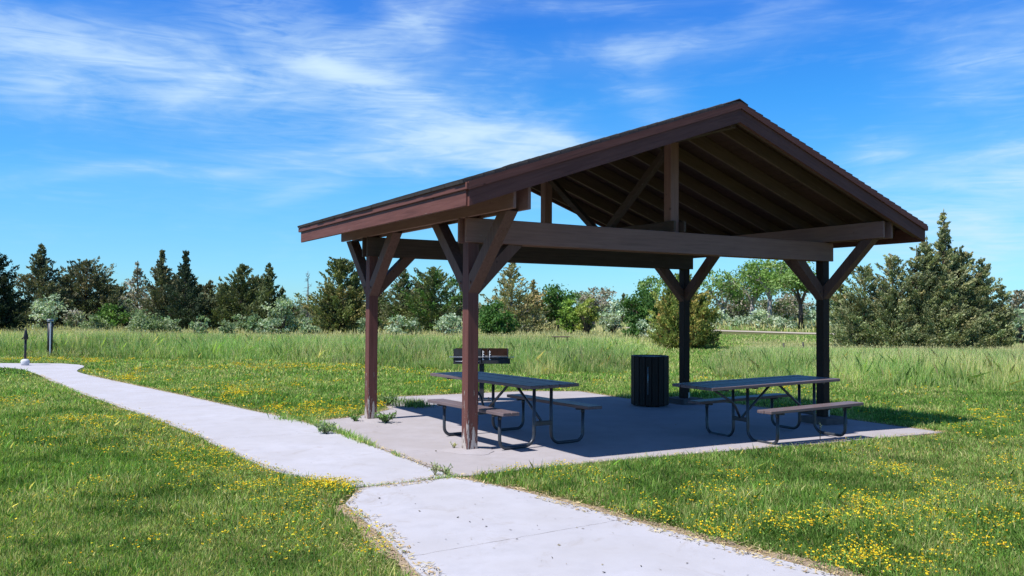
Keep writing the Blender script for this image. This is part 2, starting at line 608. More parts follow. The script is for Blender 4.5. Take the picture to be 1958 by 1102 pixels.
def sheet(name, poly, z, mat, thick=0.0, wob=0.012, step=0.25):
    """flat slab with slightly wobbly edges that follows the gentle fall of the ground"""
    pts = []
    n = len(poly)
    for i in range(n):
        a, b = np.array(poly[i]), np.array(poly[(i + 1) % n])
        L = np.linalg.norm(b - a)
        k = max(1, int(L / step))
        for j in range(k):
            pts.append(a + (b - a) * j / k)
    pts = np.array(pts)
    if wob:
        pts = pts + (np.stack([vnoise(pts[:, 0], pts[:, 1], 2.3), vnoise(pts[:, 1], pts[:, 0], 2.9)], 1) - 0.5) * wob * 2
    bm = bmesh.new()
    vs = [bm.verts.new((p[0], p[1], gz(p[0], p[1]) + z)) for p in pts]
    if thick:
        vb = [bm.verts.new((p[0], p[1], gz(p[0], p[1]) + z - thick)) for p in pts]
        for i in range(len(vs)):
            j = (i + 1) % len(vs)
            bm.faces.new((vs[i], vb[i], vb[j], vs[j]))
    f = bm.faces.new(vs)
    bmesh.ops.triangulate(bm, faces=[f])
    return done(name, bm, mat)


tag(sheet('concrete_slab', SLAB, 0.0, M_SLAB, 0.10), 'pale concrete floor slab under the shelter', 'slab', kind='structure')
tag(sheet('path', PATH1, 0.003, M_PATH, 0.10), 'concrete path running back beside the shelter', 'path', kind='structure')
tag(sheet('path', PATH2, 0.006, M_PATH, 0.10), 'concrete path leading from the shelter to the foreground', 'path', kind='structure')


def ground_mat():
    mt, n = material('soil_and_turf')
    tc = n.n('ShaderNodeTexCoord')
    P = tc.outputs['Object']
    a = n.noise(P, 0.35, 6, 0.6, 0.5)
    b = n.noise(P, 6, 6, 0.65)
    c = n.noise(P, 60, 4, 0.7)
    col = n.ramp(a, [(0.3, (0.060, 0.085, 0.022)), (0.55, (0.10, 0.115, 0.038)), (0.75, (0.17, 0.15, 0.07))])
    col = n.mix(n.ramp(b, [(0.45, (0, 0, 0)), (0.7, (0.7, 0.7, 0.7))]), col, (0.19, 0.165, 0.085, 1))
    col = n.mix(n.ramp(c, [(0.3, (0.5, 0.5, 0.5)), (0.5, (0, 0, 0))]), col, (0.035, 0.045, 0.015, 1))
    finish(n, col, 0.95, 0.1, c, 0.6, 0.02)
    return mt


gx = np.concatenate([[-1500, -400, -120], np.linspace(-40, 0, 9), np.linspace(0.5, 7.5, 15), np.linspace(12, 90, 10), [200, 600, 2000]])
gy = np.concatenate([[-200, -40], np.linspace(-12, 30, 22), np.linspace(36, 120, 8), [300, 900, 3000]])
me = bpy.data.meshes.new('ground')
vv = [(x, y, gz(x, y) - 0.014) for y in gy for x in gx]
nx = len(gx)
ff = [(j * nx + i, j * nx + i + 1, (j + 1) * nx + i + 1, (j + 1) * nx + i) for j in range(len(gy) - 1) for i in range(nx - 1)]
me.from_pydata(vv, [], ff)
tag(link('ground', me, ground_mat()), kind='structure')


def gravel_mat():
    mt, n = material('pale_gravel')
    tc = n.n('ShaderNodeTexCoord')
    f = n.noise(tc.outputs['Object'], 3, 6, 0.7)
    finish(n, n.ramp(f, [(0.3, (0.36, 0.32, 0.27)), (0.7, (0.44, 0.39, 0.33))]), 0.95, 0.1, f, 0.4, 0.02)
    return mt


tag(sheet('gravel_road', ROAD, 0.02, gravel_mat(), 0.0, 0.1, 2.0), 'pale gravel road beyond the meadow', 'road', kind='structure')

# ------------------------------------------------------------------ shelter
SW, SD = 6.10, 3.05
XO, YF, YB, EZ, PZ = 0.724, -1.20, 4.23, 2.889, 4.186
SLOPE = math.atan2(PZ - EZ, SW / 2 + XO)
MIDX = SW / 2
shel = empty('picnic_shelter', (0, 0, 0))
tag(shel, 'open timber picnic shelter with a brown gabled roof on four posts', 'shelter')
POSTS = [(0, 0), (0, SD), (SW, 0), (SW, SD)]
LZ = 2.66   # underside of the eave plates, top of the tie beams
for i, (x, y) in enumerate(POSTS):
    g = gz(x, y)
    zb = 0.0 if x == 0 else g + 0.10
    bm = bmesh.new()
    top = 2.86
    box(bm, (0, 0, (top - zb) / 2), (0.14, 0.14, top - zb), None, 0.006)
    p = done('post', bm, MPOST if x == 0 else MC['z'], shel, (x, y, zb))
    if x == 0:
        p['label'] = 'brown post with white paint chips near its foot'
    if i == 1:
        pass
    # footing
    bm = bmesh.new()
    if x == 0:
        r = bmesh.ops.create_cone(bm, cap_ends=True, segments=28, radius1=0.30, radius2=0.13, depth=0.022)
        bmesh.ops.translate(bm, verts=r['verts'], vec=(0, 0, 0.008))
        for v in bm.verts:
            a = math.atan2(v.co.y, v.co.x)
            k = 1 + 0.12 * math.sin(3 * a + i) + 0.06 * math.sin(7 * a)
            v.co.x *= k
            v.co.y *= k
        done('footing', bm, M_FOOT if x else M_SLAB, shel, (x, y, g))
    else:
        box(bm, (0, 0, 0.045), (0.50, 0.50, 0.11), None, 0.012)
        done('footing', bm, M_FOOT, shel, (x, y, g))
        bm = bmesh.new()
        box(bm, (0.045, -0.073, 0.05), (0.035, 0.006, 0.10), None, 0)
        done('post_shoe', bm, M_GALV, p, (0, 0, 0))
    # knee braces along the eave (both ways) and one under the tie beam
    ins = 1 if x == 0 else -1
    for dx, dy, zt, run in ((0, -1, LZ, 0.86), (0, 1, LZ, 0.86), (ins, 0, 2.384, 0.60)):
        bm = bmesh.new()
        zl = zt - run
        # centre line from inside the post face up to the beam; plumb and level cuts
        hw = 0.07
        d = 0.07
        # profile in (s, z): s outwards from the post centre
        prof = [(d, zl - 0.0), (d + run, zt), (d + run - 0.2, zt), (d, zl + 0.2)]
        va, vb = [], []
        for s_, z_ in prof:
            s0 = s_
            for lst, sd in ((va, -hw), (vb, hw)):
                px_, py_ = dx * s0 + (0 if dx else sd * 0.985), dy * s0 + (0 if dy else sd * 0.985)
                lst.append(bm.verts.new((px_, py_, z_ - zb)))
        bm.faces.new(va)
        bm.faces.new(list(reversed(vb)))
        for k in range(4):
            kk = (k + 1) % 4
            bm.faces.new((va[k], vb[k], vb[kk], va[kk]))
        bmesh.ops.recalc_face_normals(bm, faces=bm.faces)
        bmesh.ops.bevel(bm, geom=list(bm.edges), offset=0.004, segments=1, affect='EDGES')
        # bolt heads
        bs, bz = d + 0.05, zl + 0.12
        for sd in (-1, 1):
            cx_, cy_ = (dx * bs, sd * 0.07) if dx else (sd * 0.07, dy * bs)
            nx_, ny_ = (0, sd * 0.012) if dx else (sd * 0.012, 0)
            tube(bm, [(cx_, cy_, bz - zb), (cx_ + nx_, cy_ + ny_, bz - zb)], 0.018, 8)
        done('brace', bm, MK['z'], p)

# tie beams: twin planks either side of the posts
for y in (0, SD):
    for sd in (-1, 1):
        bm = bmesh.new()
        box(bm, (0, 0, 0), (SW + 0.24, 0.038, 0.281), None, 0.005)
        done('tie_beam', bm, MT['x'] if y == 0 else MU['x'], shel, (MIDX, y + sd * 0.0905, 2.66 - 0.1415))  # back tie in darker wood: its shade is put into the colour
# eave plates
for x in (0, SW):
    for sd in (-1, 1):
        bm = bmesh.new()
        box(bm, (0, 0, 0), (0.038, 5.22, 0.236), None, 0.005)
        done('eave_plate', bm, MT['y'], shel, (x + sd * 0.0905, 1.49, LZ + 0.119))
# king posts, floor of the truss, V braces
RB = PZ - 0.05     # underside of decking at the ridge
for y in (0, SD):
    bm = bmesh.new()
    box(bm, (0, 0, 0), (0.14, 0.14, 3.98 - 2.60), None, 0.005)
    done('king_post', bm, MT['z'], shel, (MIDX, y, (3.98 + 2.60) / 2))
for sd in (-1, 1):
    bm = bmesh.new()
    box(bm, (0, 0, 0), (0.038, SD + 0.34, 0.14), None, 0.004)
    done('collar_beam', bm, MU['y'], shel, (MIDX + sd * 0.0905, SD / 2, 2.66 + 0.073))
for y0, y1 in ((0.07, SD / 2 - 0.02), (SD - 0.07, SD / 2 + 0.02)):
    bm = bmesh.new()
    beam(bm, (0, y0, 3.80), (0, y1, 2.72), 0.09, 0.09)
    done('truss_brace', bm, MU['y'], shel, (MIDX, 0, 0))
bm = bmesh.new()
box(bm, (0, 0, 0), (0.09, YB - YF - 0.14, 0.235), None, 0.004)
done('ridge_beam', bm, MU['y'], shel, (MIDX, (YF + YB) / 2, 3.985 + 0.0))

cs, sn = math.cos(SLOPE), math.sin(SLOPE)
L = (SW / 2 + XO) / cs


def slope_frame(side):
    """matrix: local x down the slope from the ridge, local y along the ridge, local z out of the roof"""
    X = Vector((side * cs, 0, -sn))
    Y = Vector((0, 1, 0))
    Z = Vector((side * sn, 0, cs))
    if side < 0:
        Y = Y
    M = Matrix((X, Y, Z)).transposed().to_4x4()
    return Matrix.Translation((MIDX, 0, PZ)) @ M


for side in (-1, 1):
    F = slope_frame(side)
    # rafters
    ys = [YF + 0.43 + 0.61 * k for k in range(8)] + [YB - 0.09]
    for y in ys:
        bm = bmesh.new()
        box(bm, ((L - 0.05) / 2 + 0.03, 0, 0), (L - 0.14, 0.038, 0.175), None, 0.003)
        o = done('rafter', bm, MRAF, shel)
        o.matrix_local = F @ Matrix.Translation((0, y, -0.05 - 0.089))
    # doubled rafter behind the barge board
    bm = bmesh.new()
    box(bm, ((L - 0.05) / 2 + 0.03, 0, 0), (L - 0.14, 0.038, 0.175), None, 0.003)
    o = done('rafter', bm, MRAF, shel)
    o.matrix_local = F @ Matrix.Translation((0, YF + 0.068, -0.05 - 0.089))
    # decking
    bm = bmesh.new()
    k = 0
    xx = 0.01
    while xx < L - 0.05:
        wd = min(0.14, L - 0.03 - xx)
        box(bm, (xx + wd / 2, (YF + YB) / 2, -0.034), (wd - 0.004, YB - YF - 0.012, 0.019), None, 0.0)
        xx += 0.14
    o = done('decking', bm, MDECK, shel)
    o.matrix_local = F
    # shingles: overlapping courses
    bm = bmesh.new()
    nc = int(L / 0.14)
    ry = random.Random(5 + side)
    yy0, yy1 = YF - 0.03, YB + 0.03
    for c in range(nc + 1):
        x0 = c * 0.14 - 0.02
        x1 = min(x0 + 0.165, L + 0.035)
        ya = yy0
        while ya < yy1 - 0.01:
            yb_ = min(ya + ry.uniform(0.17, 0.34), yy1)
            e = ry.uniform(-0.006, 0.006)
            t0, t1 = 0.004, 0.008 + ry.uniform(0, 0.004)
            jit = ry.uniform(0, 0.003) if ya == yy0 else 0
            vs = [bm.verts.new(p) for p in ((max(x0, 0), ya - jit, -0.024), (x1 + e, ya - jit, -0.024), (x1 + e, yb_ - 0.002, -0.024), (max(x0, 0), yb_ - 0.002, -0.024),
                                            (max(x0, 0), ya - jit, t0 - 0.012), (x1 + e, ya - jit, t1 - 0.002), (x1 + e, yb_ - 0.002, t1 - 0.002), (max(x0, 0), yb_ - 0.002, t0 - 0.012))]
            for q in ((0, 3, 2, 1), (4, 5, 6, 7), (0, 1, 5, 4), (1, 2, 6, 5), (2, 3, 7, 6), (3, 0, 4, 7)):
                bm.faces.new([vs[i] for i in q])
            ya = yb_
    o = done('shingles', bm, M_SHING, shel)
    o.matrix_local = F
    # barge boards with a proud upper trim
    for yy, sd in ((YF, -1), (YB, 1)):
        bm = bmesh.new()
        xa = 0.0
        hgt = 0.232
        # plumb cut at the ridge and at the eave
        def prism(x0t, x1t, zt, zb_, y0, y1):
            # top edge from x0t..x1t at zt; the ends are vertical in the world
            sh = math.tan(SLOPE)
            pts = [(x0t - (0) * sh, zt), (x1t, zt), (x1t + (zb_ - zt) * sh, zb_), (x0t + (zb_ - zt) * sh, zb_)]
            a = [bm.verts.new((p[0], y0, p[1])) for p in pts]
            b = [bm.verts.new((p[0], y1, p[1])) for p in pts]
            bm.faces.new(a)
            bm.faces.new(list(reversed(b)))
            for i in range(4):
                j = (i + 1) % 4
                bm.faces.new((a[i], b[i], b[j], a[j]))
        # keep the ridge cut on the mid plane: world x offset of a point (x, z) is x*cs + z*sn
        def xr(z):
            return -z * sn / cs
        def prism2(zt, zb_, y0, y1, xe):
            pts = [(xr(zt), zt), (xe, zt), (xe - (zt - zb_) * -0.0 + (zb_ - zt) * -math.tan(SLOPE) * -1 * 0, zb_), (xr(zb_), zb_)]
            # plumb cut at the eave
            pts[2] = (xe + (zt - zb_) * sn / cs, zb_)
            a = [bm.verts.new((p[0], y0, p[1])) for p in pts]
            b = [bm.verts.new((p[0], y1, p[1])) for p in pts]
            bm.faces.new(a)
            bm.faces.new(list(reversed(b)))
            for i in range(4):
                j = (i + 1) % 4
                bm.faces.new((a[i], b[i], b[j], a[j]))
        prism2(-0.026, -0.255, yy + sd * 0.0, yy + sd * 0.038, L - 0.03)
        prism2(-0.024, -0.100, yy + sd * 0.040, yy + sd * 0.060, L - 0.01)
        o = done('barge_board', bm, MW['x'], shel)
        o.matrix_local = F
    # eave fascia (main board and proud drip trim)
    xw = MIDX + side * (SW / 2 + XO)
    bm = bmesh.new()
    box(bm, (-side * 0.035, 0, -0.155), (0.038, YB - YF + 0.0, 0.20), None, 0.004)
    box(bm, (-side * 0.004, 0, -0.062), (0.022, YB - YF + 0.118, 0.068), None, 0.003)
    done('fascia', bm, MW['y'], shel, (xw, (YF + YB) / 2, EZ + 0.0))

# ridge cap
bm = bmesh.new()
for side in (-1, 1):
    F = slope_frame(side)
    y = YF - 0.03
    while y < YB:
        y2 = min(y + 0.3, YB + 0.03)
        vs = [bm.verts.new(F @ Vector(p)) for p in ((-0.005, y, 0.022), (0.15, y, 0.016), (0.15, y2, 0.012), (-0.005, y2, 0.018),
                                                     (-0.005, y, 0.012), (0.15, y, 0.008), (0.15, y2, 0.004), (-0.005, y2, 0.008))]
        for q in ((0, 1, 2, 3), (7, 6, 5, 4), (0, 4, 5, 1), (1, 5, 6, 2), (2, 6, 7, 3), (3, 7, 4, 0)):
            bm.faces.new([vs[i] for i in q])
        y = y2
done('ridge_cap', bm, M_SHING, shel)

# ------------------------------------------------------------------ picnic tables
TW, BO, BZ, TZ, BW_, BL, EX, IL, FO = 0.367, 0.616, 0.460, 0.748, 0.235, 0.868, 0.589, 0.127, 0.633


def make_table():
    root = empty('picnic_table', (0, 0, 0))
    top = bmesh.new()
    n = 5
    wdt = 2 * TW / n
    rr = random.Random(2)
    for k in range(n):
        v = -TW + wdt * (k + 0.5)
        box(top, ((EX) / 2 + rr.uniform(-.006, .006), v, TZ - 0.019 + rr.uniform(-.0015, .0015)), (2 * BL + EX + 0.02, wdt - 0.008, 0.038), None, 0.005)
    done('tabletop', top, MTOP['x'], root)
    for s in (-1, 1):
        bm = bmesh.new()
        for k in (-1, 1):
            box(bm, (rr.uniform(-.004, .004), s * BO + k * BW_ / 4, BZ - 0.019 + k * 0.001), (2 * BL, BW_ / 2 - 0.006, 0.038), None, 0.005)
        done('bench', bm, MTOP['x'], root)
    R = 0.0205
    for f in (-1, 1):
        u = f * FO
        fr = bmesh.new()
        for s in (-1, 1):
            V = Vector((0, s, 0))
            Z = Vector((0, 0, 1))
            zb = R + 0.002
            pts = [Vector((u, s * IL, TZ - 0.06)), Vector((u, s * IL, 0.16 + zb))]
            pts += arc((u, s * (IL + 0.13), zb + 0.13), 0.13, math.pi, 1.5 * math.pi, 7, V, Z)
            pts += arc((u, s * (BO - 0.10), zb + 0.10), 0.10, -0.5 * math.pi, 0, 7, V, Z)
            pts += [Vector((u, s * (BO + 0.004), BZ - 0.065))]
            tube(fr, pts, R, 10)
        done('leg_frame', fr, M_TUBE, root)
        cl = bmesh.new()
        box(cl, (u, 0, TZ - 0.052), (0.045, 2 * TW * 0.80, 0.026), None, 0.006)
        done('cleat', cl, M_TUBE, root)
        for s in (-1, 1):
            cl = bmesh.new()
            box(cl, (u, s * BO, BZ - 0.051), (0.045, BW_ * 0.86, 0.022), None, 0.006)
            tube(cl, [(u, s * BO, BZ - 0.06), (u, s * BO, BZ - 0.10)], 0.024, 8)
            done('bench_bracket', cl, M_TUBE, root)
        br = bmesh.new()
        box(br, (u, 0, 0.275), (0.045, 2 * IL, 0.055), None, 0.006)
        done('crossbar', br, M_TUBE, root)
        br = bmesh.new()
        tube(br, [(u, 0, 0.275), (f * 0.06, 0, TZ - 0.05)], 0.017, 8)
        done('diagonal_strut', br, M_TUBE, root)
    br = bmesh.new()
    tube(br, [(FO, 0, 0.275), (FO + 0.10, 0, 0.46), (FO + 0.16, 0, 0.51), (FO + 0.52, 0, TZ - 0.045)], 0.016, 8)
    done('diagonal_strut', br, M_TUBE, root)
    cl = bmesh.new()
    box(cl, (FO + 0.50, 0, TZ - 0.052), (0.045, 2 * TW * 0.78, 0.026), None, 0.006)
    done('cleat', cl, M_TUBE, root)
    return root


tb = make_table()
tag(tb, 'brown plank picnic table on tube legs, standing just behind the front left post', 'picnic table', 'picnic tables on the shelter slab')
tb.location = (0.880, 0.510, gz(0.88, 0.5))
tb.rotation_euler = (0, 0, 1.6337)
tb2 = copy_tree(tb)
tag(tb2, 'brown plank picnic table on tube legs, set in front of the two right posts', 'picnic table')
tb2.location = (4.262, -0.690, gz(4.26, 0))
tb2.rotation_euler = (0, 0.0135, 3.1329)

# ------------------------------------------------------------------ litter bin
can = empty('trash_can', (5.22, 2.98, gz(5.22, 3)))
tag(can, 'round trash can clad in dark upright wooden slats, standing beside the back right post', 'trash can')
RC, HC = 0.315, 0.86
for k in range(18):
    a = 2 * math.pi * k / 18 + 0.1
    bm = bmesh.new()
    box(bm, (0, 0, HC / 2 + 0.025), (0.030, 0.102, HC), None, 0.006)
    o = done('slat', bm, MSLAT, can, (RC * math.cos(a), RC * math.sin(a), 0))
    o.rotation_euler = (0, 0, a)
bm = bmesh.new()
tube(bm, [(0, 0, 0.04), (0, 0, HC + 0.01)], 0.285, 32)
done('liner', bm, M_BLACK, can)
bm = bmesh.new()
ring = arc((0, 0, HC + 0.012), RC - 0.012, 0, 2 * math.pi, 40, (1, 0, 0), (0, 1, 0))
tube(bm, ring, 0.014, 8, caps=False)
done('rim', bm, M_BLACK, can)
bm = bmesh.new()
aa = math.atan2(CAM[1] - 2.98, CAM[0] - 5.22) - 0.10
qx, qy = math.cos(aa), math.sin(aa)
tube(bm, [((RC + 0.022) * qx, (RC + 0.022) * qy, 0.22), ((RC + 0.022) * qx, (RC + 0.022) * qy, 0.70)], 0.006, 6)  # thin pale upright line on the slats, modelled as a rod
done('pale_rod', bm, M_GALV, can)

# ------------------------------------------------------------------ grill
gxx, gyy = 2.85, 4.86
gr = empty('pedestal_grill', (gxx, gyy, gz(gxx, gyy)), -0.50)
tag(gr, 'black double pedestal grill on a steel post behind the left picnic table', 'grill')
bm = bmesh.new()
box(bm, (0, 0, 0.34), (0.09, 0.09, 0.70), None, 0.006)
done('pedestal', bm, M_GRILL, gr)
bm = bmesh.new()
box(bm, (0, 0, 0.012), (0.34, 0.34, 0.024), None, 0.004)
for sx in (-1, 1):
    for sy in (-1, 1):
        tube(bm, [(sx * .13, sy * .13, 0.02), (sx * .13, sy * .13, 0.045)], 0.014, 6)
done('base_plate', bm, M_GRILL, gr)
Z0, Z1, HW0, HW1, DP = 0.675, 0.94, 0.515, 0.475, 0.21
bm = bmesh.new()
box(bm, (0, 0, Z0 + 0.01), (2 * HW0, 2 * DP, 0.012), None, 0.0)
box(bm, (-0.26, -DP, Z0 + 0.135), (0.50, 0.010, 0.27), None, 0)
box(bm, (0.26, -DP, Z0 + 0.055), (0.50, 0.010, 0.10), None, 0)
done('firebox', bm, M_GRILL, gr)
bm = bmesh.new()
box(bm, (0, DP, (Z0 + Z1) / 2), (2 * HW1, 0.010, Z1 - Z0), None, 0)
done('back_plate', bm, M_RUST, gr)
for xs in (-1, -0.01, 0.11, 1):
    bm = bmesh.new()
    x_ = xs * HW1 if abs(xs) == 1 else xs
    # notched side plate: teeth along the front top edge to hold the grate at several heights
    prof = [(-DP, Z0), (DP, Z0), (DP, Z1)]
    zz = Z1
    yf = -DP
    n = 4
    for t in range(n):
        z1_ = Z1 - t * 0.055
        prof += [(yf - 0.0, z1_), (yf - 0.0, z1_ - 0.018), (yf + 0.028, z1_ - 0.030), (yf + 0.028, z1_ - 0.050)]
    va = [bm.verts.new((x_ - 0.004, a, b)) for a, b in prof]
    vb = [bm.verts.new((x_ + 0.004, a, b)) for a, b in prof]
    bm.faces.new(va)
    bm.faces.new(list(reversed(vb)))
    for i in range(len(va)):
        j = (i + 1) % len(va)
        bm.faces.new((va[i], vb[i], vb[j], va[j]))
    done('side_plate', bm, M_GRILL, gr)
bm = bmesh.new()
zg = 0.80
for k in range(16):
    y_ = -DP + 0.01 + k * (2 * DP - 0.03) / 15
    tube(bm, [(-HW1 + 0.01, y_, zg), (HW1 - 0.01, y_, zg)], 0.005, 5)
tube(bm, [(-HW0 - 0.06, -DP - 0.02, zg), (HW0 + 0.06, -DP - 0.02, zg)], 0.007, 6)
for s in (-1, 1):
    tube(bm, [(s * (HW0 + 0.06), -DP - 0.02, zg), (s * (HW0 + 0.06), -DP + 0.1, zg)], 0.007, 6)
done('grate', bm, M_CHROME, gr)
bm = bmesh.new()
tube(bm, [(-HW1, -DP - 0.008, Z0 + 0.045), (-0.05, -DP - 0.008, Z0 + 0.045)], 0.007, 6)
done('bracket_rod', bm, M_CHROME, gr)
for xs in (0.03, 0.15):
    bm = bmesh.new()
    for t in range(4):
        box(bm, (xs, -DP - 0.006, Z1 - 0.05 - t * 0.045), (0.022, 0.006, 0.014), None, 0.002)
    box(bm, (xs - 0.012, -DP - 0.005, Z1 - 0.11), (0.012, 0.006, 0.17), None, 0.002)
    done('height_notch', bm, M_WHITE, gr)

# ------------------------------------------------------------------ yard hydrant and marker post
hx, hy, hz0 = at(48, 699)
hyd = empty('water_hydrant', (hx, hy, hz0), 0.4)
tag(hyd, 'slim dark yard hydrant standing on a pale rounded block at the path end', 'hydrant')
bm = bmesh.new()
tube(bm, [(0, 0, 0.05), (0, 0, 0.80)], 0.032, 10)
done('pipe', bm, M_BLACK, hyd)
bm = bmesh.new()
tube(bm, [(0, 0, 0.70), (0, 0, 0.76), (0, 0, 0.86), (0, 0, 0.96), (0, 0, 1.03)], [0.035, 0.05, 0.045, 0.028, 0.008], 10)
tube(bm, [(0, 0, 0.78), (-0.06, 0, 0.77), (-0.10, 0, 0.73)], 0.018, 8)
done('spout_head', bm, M_BLACK, hyd)
bm = bmesh.new()
tube(bm, [(0.0, 0, 0.90), (0.05, 0, 0.86), (0.06, 0, 0.72)], 0.010, 6)
done('handle', bm, M_RUST, hyd)
bm = bmesh.new()
tube(bm, [(0, 0, -0.03), (0, 0, 0.05), (0, 0, 0.12), (0, 0, 0.165), (0, 0, 0.18)], [0.085, 0.105, 0.115, 0.085, 0.03], 18)
done('concrete_base', bm, M_PALE, hyd)
mx_, my_, mz_ = at(95, 683)
mk = empty('marker_post', (mx_, my_, mz_))
tag(mk, 'dark round marker post with one white stripe and a grey cap', 'marker post')
bm = bmesh.new()
tube(bm, [(0, 0, -0.05), (0, 0, 1.18)], 0.082, 18)
done('tube', bm, M_BLACK, mk)
bm = bmesh.new()
va = math.atan2(CAM[1] - my_, CAM[0] - mx_) + 0.05
box(bm, (0.080 * math.cos(va), 0.080 * math.sin(va), 0.60), (0.018, 0.040, 1.10), Matrix.Rotation(va, 3, 'Z'), 0.003)
done('white_stripe', bm, M_WHITE, mk)
bm = bmesh.new()
tube(bm, [(0, 0, 1.14), (0, 0, 1.20)], 0.10, 18)
tube(bm, [(0, 0, 1.215), (0, 0, 1.235)], 0.115, 18)
done('cap', bm, M_GALV, mk)

# low far picnic table and stakes in the meadow
fx, fy, fz = far(1073, 33)
fb = empty('far_table', (fx, fy, fz), -0.55)
tag(fb, 'small dark bench-like table far off in the pale meadow grass', 'table')
bm = bmesh.new()
box(bm, (0, 0, 0.68), (0.70, 0.40, 0.035), None, 0.008)
done('tabletop', bm, M_BARK, fb)
for s in (-1, 1):
    bm = bmesh.new()
    beam(bm, (s * 0.24, -0.16, 0), (s * 0.24, 0.08, 0.665), 0.04, 0.05)
    beam(bm, (s * 0.24, 0.16, 0), (s * 0.24, -0.08, 0.665), 0.04, 0.05)
    done('leg', bm, M_BARK, fb)
for px, lab in ((1498, 'short dark stake in the meadow, left one of the pair before the road'),
                (1535, 'short dark stake in the meadow, right one of the pair before the road')):
    x, y, z = far(px, 31.5)
    bm = bmesh.new()
    tube(bm, [(0, 0, 0), (0.02, 0, 0.3), (0.01, 0, 0.58 if px > 1500 else 0.54)], [0.045, 0.04, 0.03], 7)
    tag(done('stake', bm, M_BLACK, None, (x, y, z)), lab, 'stake', 'stakes in the meadow')
x, y, z = far(1363, 50)
bm = bmesh.new()
tube(bm, [(0, 0, 0), (0, 0, 0.62)], 0.045, 7)
tag(done('thin_pole', bm, M_BLACK, None, (x, y, z)), 'thin dark pole at the near edge of the gravel road', 'pole')

# ------------------------------------------------------------------ foliage builders
def norm(v):
    return v / (np.linalg.norm(v, axis=-1, keepdims=True) + 1e-9)


def sprays(r, cen, axis, ln, wd, jitter):
    """elongated diamond leaves; axis (N,3) long direction"""
    N = len(cen)
    ax = norm(axis + r.normal(0, jitter, (N, 3)))
    sd = norm(np.cross(ax, r.normal(0, 1, (N, 3))))
    ln, wd = ln[:, None], wd[:, None]
    return np.stack([cen - ax * ln * .5, cen + sd * wd * .5, cen + ax * ln * .5, cen - sd * wd * .5], 1)


def mixcol(r, n, cols, wts):
    idx = r.choice(len(cols), n, p=np.array(wts) / sum(wts))
    c = np.array(cols)[idx]
    return c * r.uniform(0.72, 1.28, (n, 1)) * r.uniform(0.93, 1.07, (n, 3))


def limbs(name, segs, mat, parent, seg=5):
    """tapered limb meshes: segs = list of (points, radii)"""
    bm = bmesh.new()
    for pts, rad in segs:
        tube(bm, pts, list(rad), seg)
    return done(name, bm, mat, parent)


